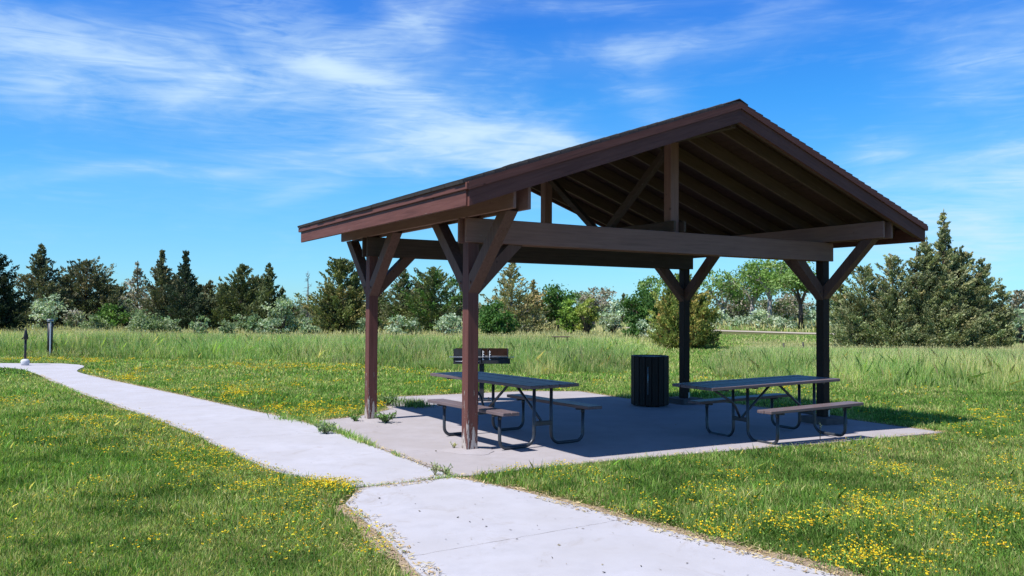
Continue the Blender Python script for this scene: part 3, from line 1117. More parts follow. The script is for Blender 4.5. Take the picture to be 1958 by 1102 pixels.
def juniper(name, label, base, spires, cols, wts, leaf=0.2, dens=1.0, seed=0, group='evergreens beyond the meadow', bark=None, cat='tree', up=0.5,
            sparse=0.0, prof_pow=0.95, low=0.08, spikes=0.16):
    """spires: (dx, dy, height, radius). one tapered stem each, with whorls of limbs that carry sprays of foliage"""
    r = np.random.default_rng(seed + 100)
    root = empty(name, base)
    tag(root, label, cat, group)
    segs, V, C = [], [], []
    for sp_ in spires:
        dx, dy, H, R = sp_[:4]
        ppow = sp_[4] if len(sp_) > 4 else prof_pow
        n_b = int((34 + 26 * H) * (1.0 + 0.25 * (R > 1.5)) * (1 - 0.5 * sparse))
        t = r.random(n_b) ** 1.05 * (0.98 - low) + low
        prof = np.clip((1 - t), 0, 1) ** ppow * np.clip(0.86 + 2.0 * (t - low), 0, 1)
        # lumpy outline: some sectors and heights reach out, others are bitten away
        az_ = r.random(n_b) * 2 * math.pi
        lump = 0.78 + 0.34 * np.sin(3 * az_ + 9 * t + seed) * np.sin(2 * az_ - 14 * t + 2 * seed) + r.normal(0, 0.17, n_b)
        spike = r.random(n_b) < spikes
        Lb = np.clip(1.42 * R * prof * np.clip(lump, 0.35, 1.35) * np.where(spike, 1.22, 1.0), 0.05 * R + 0.04, None)
        pitch = np.radians(r.uniform(0, 26, n_b) + 34 * up * t + 6 + np.where(spike, 10, 0))
        d = np.stack([np.cos(az_) * np.cos(pitch), np.sin(az_) * np.cos(pitch), np.sin(pitch)], 1)
        o = np.stack([dx + 0.04 * r.normal(0, 1, n_b), dy + 0.04 * r.normal(0, 1, n_b), H * t - 0.20 * Lb], 1)
        nl = np.maximum((dens * (Lb * 26 + 7) * (0.2 / leaf) ** 1.5).astype(int), 5)
        bi = np.repeat(np.arange(n_b), nl)
        s = r.random(len(bi)) ** 0.62
        s = 0.18 + 0.85 * s
        width = ((0.11 + 0.14 * Lb[bi]) * (0.30 + 0.85 * (1 - s)) + leaf * 0.30) * (1.1 - 0.5 * t[bi])
        off = r.normal(0, 0.5, (len(bi), 3)) * width[:, None]
        off[:, 2] *= 0.62
        cen = o[bi] + d[bi] * (Lb[bi] * s)[:, None] + off
        cen[:, 2] += 0.10 * Lb[bi] * s ** 2
        cen[:, 2] = np.maximum(cen[:, 2], 0.06)
        axis = d[bi] + np.array([0, 0, 0.55]) * up
        sz = leaf * r.uniform(0.55, 1.25, len(bi))
        V.append(sprays(r, cen, axis, sz, sz * r.uniform(0.32, 0.6, len(bi)), 0.5))
        # each limb has a hue of its own
        bc = mixcol(r, n_b, cols, wts)[bi]
        C.append(bc * 0.65 + mixcol(r, len(bi), cols, wts) * 0.35)
        # leader tip
        nt = int(30 * dens * (0.2 / leaf))
        tt = r.random(nt)
        cen = np.stack([dx + r.normal(0, 0.05 * R * 0.5, nt) * (1 - tt), dy + r.normal(0, 0.05 * R * 0.5, nt) * (1 - tt), H * (0.86 + 0.15 * tt)], 1)
        sz = leaf * r.uniform(0.5, 1.0, nt)
        V.append(sprays(r, cen, np.tile([0, 0, 1.0], (nt, 1)), sz, sz * 0.35, 0.35))
        C.append(mixcol(r, nt, cols, wts))
        tr = 0.035 * H * 0.55 + 0.03
        segs.append(([(dx, dy, -0.1), (dx, dy, H * .4), (dx, dy, H * .8), (dx, dy, H * 0.97)], [tr, tr * .7, tr * .3, tr * .1]))
        for k in range(0, n_b, 3):
            a = o[k]
            b = a + d[k] * Lb[k] * 0.8
            segs.append(([tuple(a), tuple((a + b) / 2 + np.array([0, 0, -0.03])), tuple(b)], [tr * .3, tr * .18, tr * .06]))
    limbs('trunk', segs, bark or M_BARK, root, 5)
    tri_mesh('crown', np.concatenate(V), 4, np.concatenate(C), M_NEEDLE, root)
    return root


def broadleaf(name, label, base, H, R, cols, wts, leaf=0.16, dens=1.0, seed=0, group=None, bark=None, cat='tree', trunk_h=0.3, nclump=26,
              forks=3, gaps=0.35, flat=1.0, lean=0.0, shrub=False):
    r = np.random.default_rng(seed + 500)
    root = empty(name, base)
    tag(root, label, cat, group)
    zc = H * (trunk_h + (1 - trunk_h) / 2)
    rz = H * (1 - trunk_h) / 2
    # clump centres scattered through the crown's volume
    d = norm(r.normal(0, 1, (nclump, 3)))
    rad = r.random(nclump) ** 0.42
    cc = d * rad[:, None] * np.array([R * 0.82, R * 0.82, rz * 0.84]) + np.array([lean, 0, zc])
    cc += r.normal(0, 0.06 * R, cc.shape)
    cr = R * r.uniform(0.20, 0.40, nclump) * (1 - 0.15 * gaps)
    nl = (dens * 95 * (cr / 0.5) ** 2 * (0.16 / leaf) ** 2).astype(int) + 8
    ci = np.repeat(np.arange(nclump), nl)
    dd = norm(r.normal(0, 1, (len(ci), 3)))
    rr_ = cr[ci] * r.random(len(ci)) ** 0.5 * (1 + 0.35 * r.normal(0, 1, len(ci)) * (r.random(len(ci)) < 0.25))
    cen = cc[ci] + dd * rr_[:, None] * np.array([1.1, 1.1, 0.72 * flat])
    cen[:, 2] = np.maximum(cen[:, 2], 0.05)
    sz = leaf * r.uniform(0.55, 1.3, len(ci))
    V = sprays(r, cen, dd + np.array([0, 0, -0.2]), sz, sz * r.uniform(0.45, 0.8, len(ci)), 0.9)
    C = mixcol(r, nclump, cols, wts)[ci] * 0.55 + mixcol(r, len(ci), cols, wts) * 0.45
    segs = []
    tr = 0.028 * H + 0.03
    if shrub:
        for k in range(nclump):
            b = cc[k]
            segs.append(([(r.normal(0, .08) * R, r.normal(0, .08) * R, -0.05), (b[0] * .45, b[1] * .45, b[2] * .5), tuple(b)], [tr * .35, tr * .22, tr * .08]))
    else:
        fork = []
        th = H * max(trunk_h, 0.2)
        for k in range(forks):
            a = 2 * math.pi * k / forks + r.random()
            f = np.array([lean * .6 + math.cos(a) * R * .35, math.sin(a) * R * .35, th + (H - th) * r.uniform(.25, .5)])
            fork.append(f)
            segs.append(([(lean * .15, 0, th * .8), (f[0] * .45 + lean * .2, f[1] * .5, (th + f[2]) / 2), tuple(f)], [tr * .8, tr * .6, tr * .38]))
        segs.append(([(0, 0, -0.1), (lean * .08, 0.02, th * .45), (lean * .18, 0, th * .98)], [tr * 1.35, tr * 1.05, tr * .9]))
        for k in range(nclump):
            f = min(fork, key=lambda q: np.linalg.norm(q - cc[k]))
            mid = (f + cc[k]) / 2 + r.normal(0, 0.05 * R, 3)
            segs.append(([tuple(f), tuple(mid), tuple(cc[k])], [tr * .32, tr * .2, tr * .07]))
    limbs('trunk' if not shrub else 'stems', segs, bark or M_BARK, root, 6)
    tri_mesh('crown' if not shrub else 'foliage', V, 4, C, M_LEAF, root)
    return root


JD = [(0.075, 0.088, 0.050), (0.115, 0.116, 0.066), (0.034, 0.046, 0.028), (0.135, 0.115, 0.080)]   # dark juniper
JDW = [4, 3, 3, 1.5]
JO = [(0.115, 0.135, 0.048), (0.080, 0.100, 0.040), (0.05, 0.065, 0.03), (0.17, 0.14, 0.065)]        # olive juniper
JOW = [4, 3, 2, 2]
JG = [(0.16, 0.20, 0.055), (0.24, 0.19, 0.065), (0.07, 0.10, 0.030), (0.28, 0.15, 0.06)]              # golden
JP = [(0.19, 0.18, 0.09), (0.26, 0.21, 0.11), (0.11, 0.13, 0.06), (0.08, 0.10, 0.05)]              # yellowing
JR = [(0.145, 0.170, 0.082), (0.220, 0.240, 0.138), (0.075, 0.090, 0.050), (0.20, 0.17, 0.09)]        # big one at the right
DG = [(0.055, 0.125, 0.030), (0.085, 0.17, 0.045), (0.035, 0.085, 0.022)]
LG = [(0.16, 0.27, 0.05), (0.22, 0.30, 0.07), (0.11, 0.20, 0.04)]
CW = [(0.12, 0.22, 0.055), (0.18, 0.28, 0.08), (0.07, 0.14, 0.04), (0.22, 0.30, 0.12)]
SV = [(0.36, 0.44, 0.36), (0.27, 0.34, 0.27), (0.48, 0.53, 0.47), (0.18, 0.25, 0.17)]
SG = [(0.20, 0.27, 0.17), (0.15, 0.21, 0.12), (0.28, 0.33, 0.24), (0.11, 0.16, 0.07)]
GB = [(0.24, 0.21, 0.19), (0.17, 0.16, 0.12), (0.33, 0.31, 0.29)]
EV = 'evergreens beyond the meadow'
SH = 'silvery shrubs at the edge of the trees'


def J(px, top, wpx, dist, label, cols=JD, wts=JDW, seed=0, name='juniper_tree', extra=(), **kw):
    b = far(px, dist)
    H = ztop(px, top, dist) - b[2]
    R = wpx / 2 * dist / F_PX * 1.12
    sp = [(0, 0, H, R)]
    for e_ in extra:
        ex, et, ew = e_[:3]
        off = (ex - px) * dist / F_PX
        sp.append((CR[0] * off, CR[1] * off + random.Random(ex).uniform(-.3, .3), ztop(ex, et, dist) - b[2], ew / 2 * dist / F_PX, *e_[3:]))
    return juniper(name, label, b, sp, cols, wts, leaf=kw.pop('leaf', 0.0034 * dist), seed=seed, **kw)


def B(px, top, wpx, dist, label, cols, wts=None, seed=0, name='leafy_tree', **kw):
    b = far(px, dist)
    H = ztop(px, top, dist) - b[2]
    return broadleaf(name, label, b, H, wpx / 2 * dist / F_PX, cols, wts or [1] * len(cols), leaf=kw.pop('leaf', 0.0033 * dist), seed=seed, **kw)


# --- left row
J(-22, 432, 110, 42, 'tall dark juniper cut off by the left edge of the photo', seed=1, extra=((10, 520, 60),), dens=1.5,
  cols=[(0.022, 0.034, 0.02), (0.04, 0.05, 0.028), (0.015, 0.024, 0.015)], wts=[3, 2, 3])
J(76, 466, 105, 56, 'dark pointed juniper, second tree from the left edge', seed=2, dens=1.2)
J(165, 498, 120, 58, 'broad rounded dark juniper behind the marker post', seed=3, extra=((130, 525, 80), (196, 527, 80)), prof_pow=0.62, dens=1.1)
J(262, 500, 70, 66, 'thin pale half-bare juniper behind the spiky dark pair', seed=4, cols=GB + [(0.12, 0.12, 0.08)], wts=[1, 1, 1, 2], sparse=0.5, dens=0.6)
J(308, 478, 110, 56, 'spiky dark juniper with a thin bare tip, left of the pair', seed=5, prof_pow=1.2, up=0.9, dens=1.0)
J(354, 480, 105, 55, 'spiky dark juniper with a sharp full tip, right of the pair', seed=6, prof_pow=1.2, up=0.9, dens=1.2,
  cols=[(0.035, 0.052, 0.034), (0.055, 0.07, 0.042), (0.022, 0.034, 0.024)], wts=[3, 3, 2])
J(401, 536, 60, 57, 'small dark juniper filling the gap between the two dark pairs', seed=7)
J(462, 505, 112, 56, 'olive dark juniper with a flat broken top', seed=8, extra=((430, 540, 50),), cols=JO[:3] + JD[:1], wts=[1, 3, 3, 3], prof_pow=0.85, dens=1.15)
J(514, 504, 76, 55, 'narrow dark juniper right of the one with the flat broken top', seed=9, extra=((540, 548, 40),), cols=JO[:3] + JD[:1], wts=[1, 3, 3, 3], up=0.8, dens=1.15)
J(650, 494, 112, 52, 'big rounded olive juniper left of the back left post', seed=10, cols=JO, wts=JOW, prof_pow=0.62, spikes=0.06, extra=((626, 548, 44), (682, 520, 60)), dens=1.5)
J(772, 512, 90, 60, 'dark green juniper between the two left posts, with a thin tip', seed=11, cols=JD[:2] + DG[:1], wts=[2, 3, 1], dens=1.1)
J(826, 512, 105, 58, 'fuller green juniper between the two left posts, beside the front one', seed=12, cols=JO[:2] + DG[:1] + JD[:1], wts=[2, 3, 2, 2], prof_pow=0.55, dens=1.1)
B(878, 512, 70, 66, 'green leafy tree rising behind the front left post', DG, seed=13, trunk_h=0.15)
J(978, 500, 120, 55, 'yellowing juniper with a pale bare stem above the green bush', seed=14, cols=JP, wts=[3, 3, 2, 2], dens=0.85, sparse=0.15, bark=M_PBARK, extra=((1018, 535, 50),))
for q, (px, top, wd, ds, lab) in enumerate(((120, 540, 90, 66, 'low dark juniper behind, between the pointed and the rounded ones'),
                             (225, 548, 70, 68, 'low dark juniper behind the bright green bush'),
                             (330, 530, 90, 62, 'dark juniper filling the space between the two spiky tips'),
                             (382, 545, 80, 64, 'low dark juniper just right of the spiky pair'),
                             (432, 545, 70, 66, 'low olive juniper behind the flat-topped one, left side'),
                             (490, 530, 80, 64, 'olive juniper behind, between the flat-topped and the narrow ones'),
                             (552, 580, 44, 62, 'low dark juniper behind the tall silvery shrub'),
                             (722, 555, 70, 66, 'low dark green juniper just right of the back left post'),
                             (798, 545, 80, 68, 'dark green juniper behind, between the pair seen between the left posts'),
                             (1020, 560, 80, 66, 'low yellowing juniper behind the bright green bush, right side'))):
    J(px, top, wd, ds, lab, seed=120 + q, dens=1.2, prof_pow=0.6, cols=JP if px > 1000 else (JO[:3] + JD[:2] if px > 420 else JD), wts=[3, 3, 2, 2] if px > 1000 else ([1, 2, 2, 2, 2] if px > 420 else JDW))
# dead tree
dx_, dy_, dz_ = far(588, 55)
Ht = ztop(588, 518, 55) - dz_
root = empty('dead_tree', (dx_, dy_, dz_))
tag(root, 'bare dead tree with thin grey twigs, left of the big olive juniper', 'tree')
rr = random.Random(4)
segs = []
for k in range(46):
    z = Ht * rr.uniform(0.25, 0.97)
    a = rr.uniform(0, 6.28)
    l = 0.65 * (1 - z / Ht) + 0.12
    segs.append(([(0, 0, z), (math.cos(a) * l * .6, math.sin(a) * l * .6, z + 0.02), (math.cos(a) * l, math.sin(a) * l, z + rr.uniform(-.1, .25))], [0.022, 0.014, 0.006]))
limbs('branches', segs, M_GREY, root, 4)
limbs('trunk', [([(0, 0, 0), (0.03, 0, Ht * .5), (0, 0, Ht)], [0.085, 0.055, 0.012])], M_GREY, root, 6)

# --- centre
B(948, 575, 90, 44, 'dense bright green bush beside the front left post', DG, seed=15, name='green_bush', cat='bush', shrub=True, trunk_h=0.0, nclump=46, dens=1.5)
B(1066, 540, 95, 66, 'round dark green tree left of the lime green bushes', DG, seed=16, trunk_h=0.1, nclump=34, dens=1.4)
B(1092, 566, 60, 56, 'lime green bush, left one of the two in the middle', LG, seed=17, name='lime_bush', cat='bush', shrub=True, trunk_h=0.0, nclump=40, dens=1.5)
B(1122, 560, 52, 55, 'yellow-green bush, right one of the two in the middle', [(0.24, 0.28, 0.07), (0.30, 0.32, 0.10), (0.17, 0.22, 0.05)], seed=18, name='lime_bush', cat='bush', shrub=True, trunk_h=0.0, nclump=36, dens=1.5)
B(1135, 543, 100, 78, 'grey half-bare tree behind the yellow-green bush', GB + SG[:1], seed=19, trunk_h=0.15, nclump=30, dens=1.0, bark=M_GREY)
B(1172, 568, 62, 60, 'round silver shrub left of the dark green leafy tree', SV, seed=20, name='silver_shrub', cat='shrub', shrub=True, trunk_h=0.0, nclump=30, dens=1.4, group=SH)
B(1232, 545, 100, 52, 'dark green leafy tree left of the golden juniper', DG, seed=21, trunk_h=0.05, nclump=44, dens=1.5)
B(1245, 512, 80, 70, 'airy green tree showing above the dark green one', CW, seed=22, trunk_h=0.35, nclump=24, dens=0.8, bark=M_GREY)
B(1244, 600, 62, 44, 'pale silver shrub at the foot of the dark green leafy tree', SV, seed=23, name='silver_shrub', cat='shrub', shrub=True, trunk_h=0.0, nclump=28, dens=1.2, group=SH)
B(1205, 612, 50, 42, 'low dark bush in front of the dark green leafy tree', DG, seed=24, name='green_bush', cat='bush', shrub=True, trunk_h=0.0, nclump=24, dens=1.3)
J(1307, 543, 96, 39, 'rounded golden juniper behind the back right post', seed=25, cols=JG, wts=[4, 1.5, 3, 0.6], prof_pow=0.24, up=1.3, spikes=0.03, extra=((1276, 574, 60), (1340, 576, 60), (1322, 556, 50), (1290, 558, 50)), dens=1.6, low=0.02)
J(1192, 562, 26, 110, 'tiny distant dark juniper in the sky gap', seed=26)
# --- cottonwoods on the right, on the far side of the gravel road
def over_road(px, extra):
    return (59.5 + extra) / (CF[0] + CR[0] * (px - W_PX / 2) / F_PX)


B(1383, 512, 110, over_road(1383, 5), 'cottonwood with bare silvery branches, leftmost of its row', CW + GB[:1], seed=27, trunk_h=0.35, nclump=34, dens=0.85, bark=M_PBARK, gaps=1, name='cottonwood_tree', group='cottonwoods beyond the road')
B(1437, 500, 110, over_road(1437, 8), 'bright green cottonwood with a thin trunk behind the shelter', CW, seed=28, trunk_h=0.42, nclump=36, dens=0.9, bark=M_PBARK, gaps=1, name='cottonwood_tree', group='cottonwoods beyond the road', lean=0.4)
B(1472, 492, 120, over_road(1472, 3), 'tall cottonwood with a thick pale trunk behind the shelter', CW, seed=29, trunk_h=0.52, nclump=38, dens=0.9, bark=M_PBARK, gaps=1, name='cottonwood_tree', group='cottonwoods beyond the road')
B(1532, 500, 130, over_road(1532, 2), 'cottonwood with a dark leaning forked trunk left of the front right post', CW, seed=30, trunk_h=0.48, nclump=36, dens=0.85, bark=M_BARK, gaps=1, name='cottonwood_tree', group='cottonwoods beyond the road', lean=-0.5)
B(1600, 545, 90, over_road(1600, 6), 'grey-green low tree behind the front right post', DG + SG, seed=31, trunk_h=0.15, nclump=28, dens=1.0)
B(1410, 560, 90, over_road(1410, 14), 'grey twiggy tree low behind the cottonwoods, left part', GB + DG[:1], seed=32, trunk_h=0.05, nclump=34, dens=1.0, bark=M_GREY)
B(1505, 556, 110, over_road(1505, 15), 'grey twiggy tree low behind the cottonwoods, right part', GB + DG[:1], seed=33, trunk_h=0.05, nclump=38, dens=1.0, bark=M_GREY)
k = 0
for px, top, wd, ds, lab in ((1365, 588, 50, over_road(1365, 0.5), 'silver shrub just right of the golden juniper'),
                             (1405, 597, 52, over_road(1405, 2.0), 'silver shrub below the bare silvery cottonwood'),
                             (1450, 592, 60, over_road(1450, 0.8), 'silver shrub before the thick pale cottonwood trunk'),
                             (1498, 598, 50, over_road(1498, 0.5), 'silver shrub left of the dark forked trunk'),
                             (1560, 590, 56, over_road(1560, 2.3), 'silver shrub right of the dark forked trunk'),
                             (1612, 585, 60, over_road(1612, 1.1), 'silver shrub between the front right post and the big juniper')):
    B(px, top, wd, ds, lab, SV, seed=40 + k, name='silver_shrub', cat='shrub', shrub=True, trunk_h=0.0, nclump=24, dens=1.1, group=SH)
    k += 1
# --- left shrubs
for px, top, wd, ds, lab, cs_ in ((90, 544, 74, 50, 'bright silver shrub between the two leftmost full junipers', SV),
                             (150, 590, 70, 52, 'dark grey-blue shrub under the broad rounded juniper', GB + SG[:2]),
                             (215, 578, 66, 54, 'bright green bush right of the broad rounded juniper', LG[:1] + DG),
                             (240, 560, 44, 60, 'small silver shrub behind the bright green bush', SV),
                             (285, 592, 86, 44, 'wide grey-green shrub in front of the spiky dark pair', SG),
                             (382, 596, 50, 42, 'small grey-green shrub standing in the grass before the small juniper', SG),
                             (180, 600, 60, 46, 'grey-green shrub at the foot of the broad rounded juniper', SG),
                             (390, 555, 40, 60, 'small silver shrub between the spiky pair and the small juniper', SV),
                             (432, 612, 44, 44, 'low grey-green shrub under the flat-topped juniper', SG),
                             (484, 592, 40, 48, 'round green-grey shrub under the narrow dark juniper', [(0.14, 0.22, 0.13), (0.2, 0.28, 0.17)]),
                             (322, 604, 60, 46, 'low grey-green shrub between the wide one and the grass before the spiky pair', SG),
                             (455, 598, 46, 52, 'grey-green shrub under the gap left of the narrow dark juniper', SG),
                             (512, 606, 46, 46, 'low silvery shrub right of the round green-grey shrub', SV[:2] + SG),
                             (590, 606, 54, 48, 'low silvery shrub at the foot of the dead tree', SV[:2] + SG),
                             (700, 604, 50, 50, 'low grey-green shrub beside the back left post, behind it', SG),
                             (790, 606, 46, 50, 'low silvery shrub midway between the two left posts', SV[:2] + SG),
                             (540, 560, 84, 48, 'tall silvery shrub left of the dead tree', SV[:2] + SG),
                             (752, 596, 50, 48, 'silver shrub between the two left posts, nearer the back one', SV),
                             (858, 592, 62, 46, 'silver shrub between the two left posts, beside the front one', SV),
                             (1012, 600, 40, 58, 'low silver shrub right of the yellowing juniper', SV),
                             (1030, 590, 40, 60, 'pale grey shrub left of the round dark green tree', SV + GB)):
    B(px, top, wd, ds, lab, cs_, seed=60 + k, name='silver_shrub' if cs_[0] in SV + SG else 'bush', cat='shrub', shrub=True, trunk_h=0.0, nclump=26, dens=1.15, group=SH if cs_[0] in SV + SG else None)
    k += 1
# --- the big juniper at the right
J(1806, 402, 84, 33, 'very big spreading juniper with a tall central spire at the right', seed=80, cols=JR, wts=[4, 3, 4, 1], dens=1.25, leaf=0.10, prof_pow=0.85, low=0.02, spikes=0.10,
  extra=((1840, 474, 60, .6), (1776, 452, 80, .6), (1746, 472, 96, .5), (1822, 466, 96, .5), (1706, 490, 110, .45), (1660, 510, 96, .4), (1800, 520, 130, .4), (1878, 494, 84, .5), (1905, 545, 44, .45), (1634, 560, 66, .45), (1788, 478, 110, .55), (1850, 480, 90, .5), (1880, 520, 76, .5), (1900, 590, 46, .4),
         (1690, 560, 110, .4), (1770, 540, 130, .4), (1848, 555, 110, .4), (1740, 590, 130, .4), (1820, 600, 130, .4)),
  name='spreading_juniper', group=None)
B(1950, 585, 60, 46, 'silvery shrub right of the very big juniper', SV + SG, seed=81, name='silver_shrub', cat='shrub', shrub=True, trunk_h=0.0, nclump=30, dens=1.2, group=SH)
J(1948, 556, 44, 95, 'far grey-green tree at the right edge of the photo', seed=82, cols=GB + JD, wts=[2, 1, 1, 2, 2, 1, 1], prof_pow=0.5)
J(1608, 520, 40, 70, 'thin distant juniper showing left of the very big one', seed=83, cols=JO, wts=JOW, sparse=0.3)

# far woodland that reads as one low mass
r = np.random.default_rng(11)
N = 26000
pxs = r.uniform(-250, 2250, N)
ds = r.uniform(115, 150, N)
d = CF[None, :] + CR[None, :] * ((pxs - W_PX / 2) / F_PX)[:, None]
base = CAM[None, :] + d * ds[:, None]
hh = 1.8 + 3.0 * vnoise(pxs * 0.02, 0 * pxs, 1.0) * vnoise(pxs * 0.07, 0 * pxs + 5, 1.0)
base[:, 2] = r.random(N) ** 0.8 * hh
sz = r.uniform(0.35, 0.75, N)
V = sprays(r, base, np.tile([0, 0, 0.4], (N, 1)), sz, sz * 0.6, 0.8)
tag(tri_mesh('distant_woodland', V, 4, mixcol(r, N, [(0.07, 0.10, 0.055), (0.11, 0.14, 0.08), (0.16, 0.17, 0.13)], [3, 2, 1]), M_LEAF), kind='stuff')

# ------------------------------------------------------------------ grass
MEADOW_L = [(-60, 60), (-12, 27), (-4.74, 23.31), (-2.0, 21.0), (-0.53, 19.72), (3.12, 17.52), (4.65, 14.4), (6.26, 11.61), (8.3, 10.3), (9.54, 9.3), (11.2, 10.8),
            (15.21, 14.2), (24.74, 24.6), (34.0, 36.0), (47, 60), (60, 150), (-60, 150)]
MEADOW_R = [(11.3, 7.29), (14.07, 10.93), (21.21, 16.9), (27.5, 20.6), (30.5, 26.0), (33.5, 22.0), (44.0, 14.0), (46, -30), (18, -12), (15.6, -1.5), (14.56, 1.46), (13.63, 2.78), (12.28, 4.53)]
BEYOND = [(53.8, -30), (53.8, 62), (62, 150), (160, 150), (160, -30)]


def sector(r, d0, d1, rho, half=None):
    """random ground points between two depths in front of the camera, a little wider than the view"""
    half = half or max(0.74, 0.62 + 2.3 / d0)
    area = half * 2 * 0.5 * (d1 ** 2 - d0 ** 2)
    n = int(area * rho)
    dd = np.sqrt(r.uniform(d0 ** 2, d1 ** 2, n))
    s = r.uniform(-half, half, n)
    x = CAM[0] + dd * (CF[0] + CR[0] * s)
    y = CAM[1] + dd * (CF[1] + CR[1] * s)
    return x, y, dd


def onhard(x, y):
    return inpoly(x, y, SLAB) | inpoly(x, y, PATH1) | inpoly(x, y, PATH2) | inpoly(x, y, ROAD)


def harddist(x, y):
    return np.minimum(np.minimum(edgedist(x, y, SLAB), edgedist(x, y, PATH1)), edgedist(x, y, PATH2))


def blades(r, x, y, h, wd, C, lean=0.45, z0=-0.016, tipmul=1.15, seg2=True):
    n = len(x)
    a = r.uniform(0, 2 * math.pi, n)
    ln = r.normal(0, lean, n)
    ld = r.uniform(0, 2 * math.pi, n)
    b = np.stack([x, y, gza(x) + z0], 1)
    sx, sy = np.cos(a) * wd / 2, np.sin(a) * wd / 2
    side = np.stack([sx, sy, 0 * sx], 1)
    tip = np.stack([np.cos(ld) * ln * h, np.sin(ld) * ln * h, h * np.sqrt(np.clip(1 - 0.35 * ln ** 2, 0.2, 1))], 1)
    mid = tip * np.array([0.35, 0.35, 0.58])
    V = np.stack([b - side, b + side, b + mid + side * 0.8, b + tip, b + mid - side * 0.8], 1)
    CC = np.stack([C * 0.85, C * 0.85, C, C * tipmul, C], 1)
    return V, CC


# ---- mown lawn
GREENS = np.array([(0.105, 0.185, 0.045), (0.150, 0.225, 0.065), (0.075, 0.150, 0.035), (0.210, 0.235, 0.105), (0.33, 0.29, 0.17)])


def lawn_color(r, x, y):
    far_ = np.clip((y - 3.0) / 6, 0, 1) * 0.38 + np.clip((x - 3) / 6, 0, 1) * 0.14
    n1 = fbm(x, y, 0.45)
    n2 = fbm(x + 40, y - 12, 1.7)
    n3 = fbm(x - 31, y + 9, 5.5, 3)
    dry = np.clip(0.12 + far_ + (n1 - 0.47) * 4.5 + (n2 - 0.5) * 3.5 + (n3 - 0.5) * 2.0, 0, 1)
    lush = np.clip((0.49 - n2) * 5 + (0.5 - n3) * 2.5, 0, 1)
    p = np.stack([0.34 + 0 * dry, 0.22 + 0.10 * dry, 0.20 + 0.45 * lush, 0.14 + 0.55 * dry, 0.04 + 0.34 * dry], 1)
    p /= p.sum(1, keepdims=True)
    cs_ = p.cumsum(1)
    idx = (r.random(len(x))[:, None] > cs_).sum(1).clip(0, 4)
    return GREENS[idx] * r.uniform(0.55, 1.45, (len(x), 1)) * (1 - 0.30 * lush[:, None] * (1 - far_[:, None] * 2)) * (0.94 + 0.38 * far_[:, None]) * np.array([[1.0, 1.0, 0.92]])


VV, CC = [], []
for d0, d1, rho, h0, wd in ((2.2, 3.2, 2500, 0.066, 0.0060), (3.2, 6.5, 7000, 0.066, 0.0050), (6.5, 9.5, 4200, 0.066, 0.0068), (9.5, 14, 2000, 0.066, 0.0100), (14, 20, 900, 0.07, 0.0155), (20, 34, 330, 0.08, 0.024), (34, 62, 70, 0.09, 0.05)):
    x, y, dd = sector(rng, d0, d1, rho)
    keep = ~(onhard(x, y) | inpoly(x, y, MEADOW_L) | inpoly(x, y, MEADOW_R))
    x, y, dd = x[keep], y[keep], dd[keep]
    hd = harddist(x, y)
    # thin, ragged verge beside the concrete
    lush_side = (x < -1.5) & (y > -1.2) & (x < -2.2 - 0.11 * (y - 2).clip(0, 20))     # thick turf hangs over the left edge of the path
    bare = np.clip((0.085 - 0.14 * lush_side + 0.16 * (fbm(x, y, 2.2) - 0.42) + 0.09 * ((x < -1.9) & (y < -1.9)) + 0.10 * ((x > -0.8) & (y < -1.9)) - hd) * 12, 0, 0.93)
    keep = rng.random(len(x)) > bare
    x, y, dd, hd = x[keep], y[keep], dd[keep], hd[keep]
    patch = fbm(x - 9, y + 4, 1.1)
    h = h0 * 0.86 * (0.30 + 1.35 * patch) * rng.uniform(0.6, 1.35, len(x)) * np.clip(0.62 + hd * 2.5, 0, 1)
    C = lawn_color(rng, x, y)
    tall = rng.random(len(x)) < 0.05 * (patch > 0.45)
    h = h * np.where(tall, 1.7, 1.0)
    C = C * np.where(tall, 1.25, 1.0)[:, None]
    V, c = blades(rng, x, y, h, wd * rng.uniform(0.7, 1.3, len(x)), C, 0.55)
    VV.append(V)
    CC.append(c)
tag(tri_mesh('lawn_grass', np.concatenate(VV), 5, np.concatenate(CC), M_GRASS), 'short mown lawn grass around the paths', 'grass', kind='stuff')

# ---- straw and soil litter along the verges
VV, CC = [], []
x, y, dd = sector(rng, 3.2, 20, 1500)
hd = harddist(x, y)
on = onhard(x, y)
near2 = ((x > -3.2) & (x < 0.6) & (y < -1.2))
keep = ((~on) & (hd < 0.20 + 0.12 * near2)) | (on & (hd < 0.05 + 0.07 * near2 * (fbm(x, y, 3.0) > 0.5)))
x, y, dd, on = x[keep], y[keep], dd[keep], on[keep]
n = len(x)
h = rng.uniform(0.012, 0.035, n)
a = rng.uniform(0, 6.283, n)
L_ = rng.uniform(0.02, 0.06, n)
zc = gza(x) + np.where(on, 0.009, -0.006) + rng.uniform(0, 0.012, n)
c0 = np.stack([x, y, zc], 1)
ax = np.stack([np.cos(a), np.sin(a), rng.normal(0, 0.18, n)], 1)
sd = np.stack([-np.sin(a), np.cos(a), rng.normal(0, 0.3, n)], 1)
wdt = rng.uniform(0.002, 0.006, n)[:, None]
V = np.stack([c0 - ax * L_[:, None] / 2, c0 + sd * wdt, c0 + ax * L_[:, None] / 2, c0 - sd * wdt], 1)
C = mixcol(rng, n, [(0.52, 0.42, 0.27), (0.40, 0.31, 0.20), (0.24, 0.17, 0.11), (0.12, 0.09, 0.06)], [4, 3, 2, 1.5])
tag(tri_mesh('dry_clippings', V, 4, C, M_LEAF), 'dry straw clippings lying along the edges of the paths', 'clippings', kind='stuff')

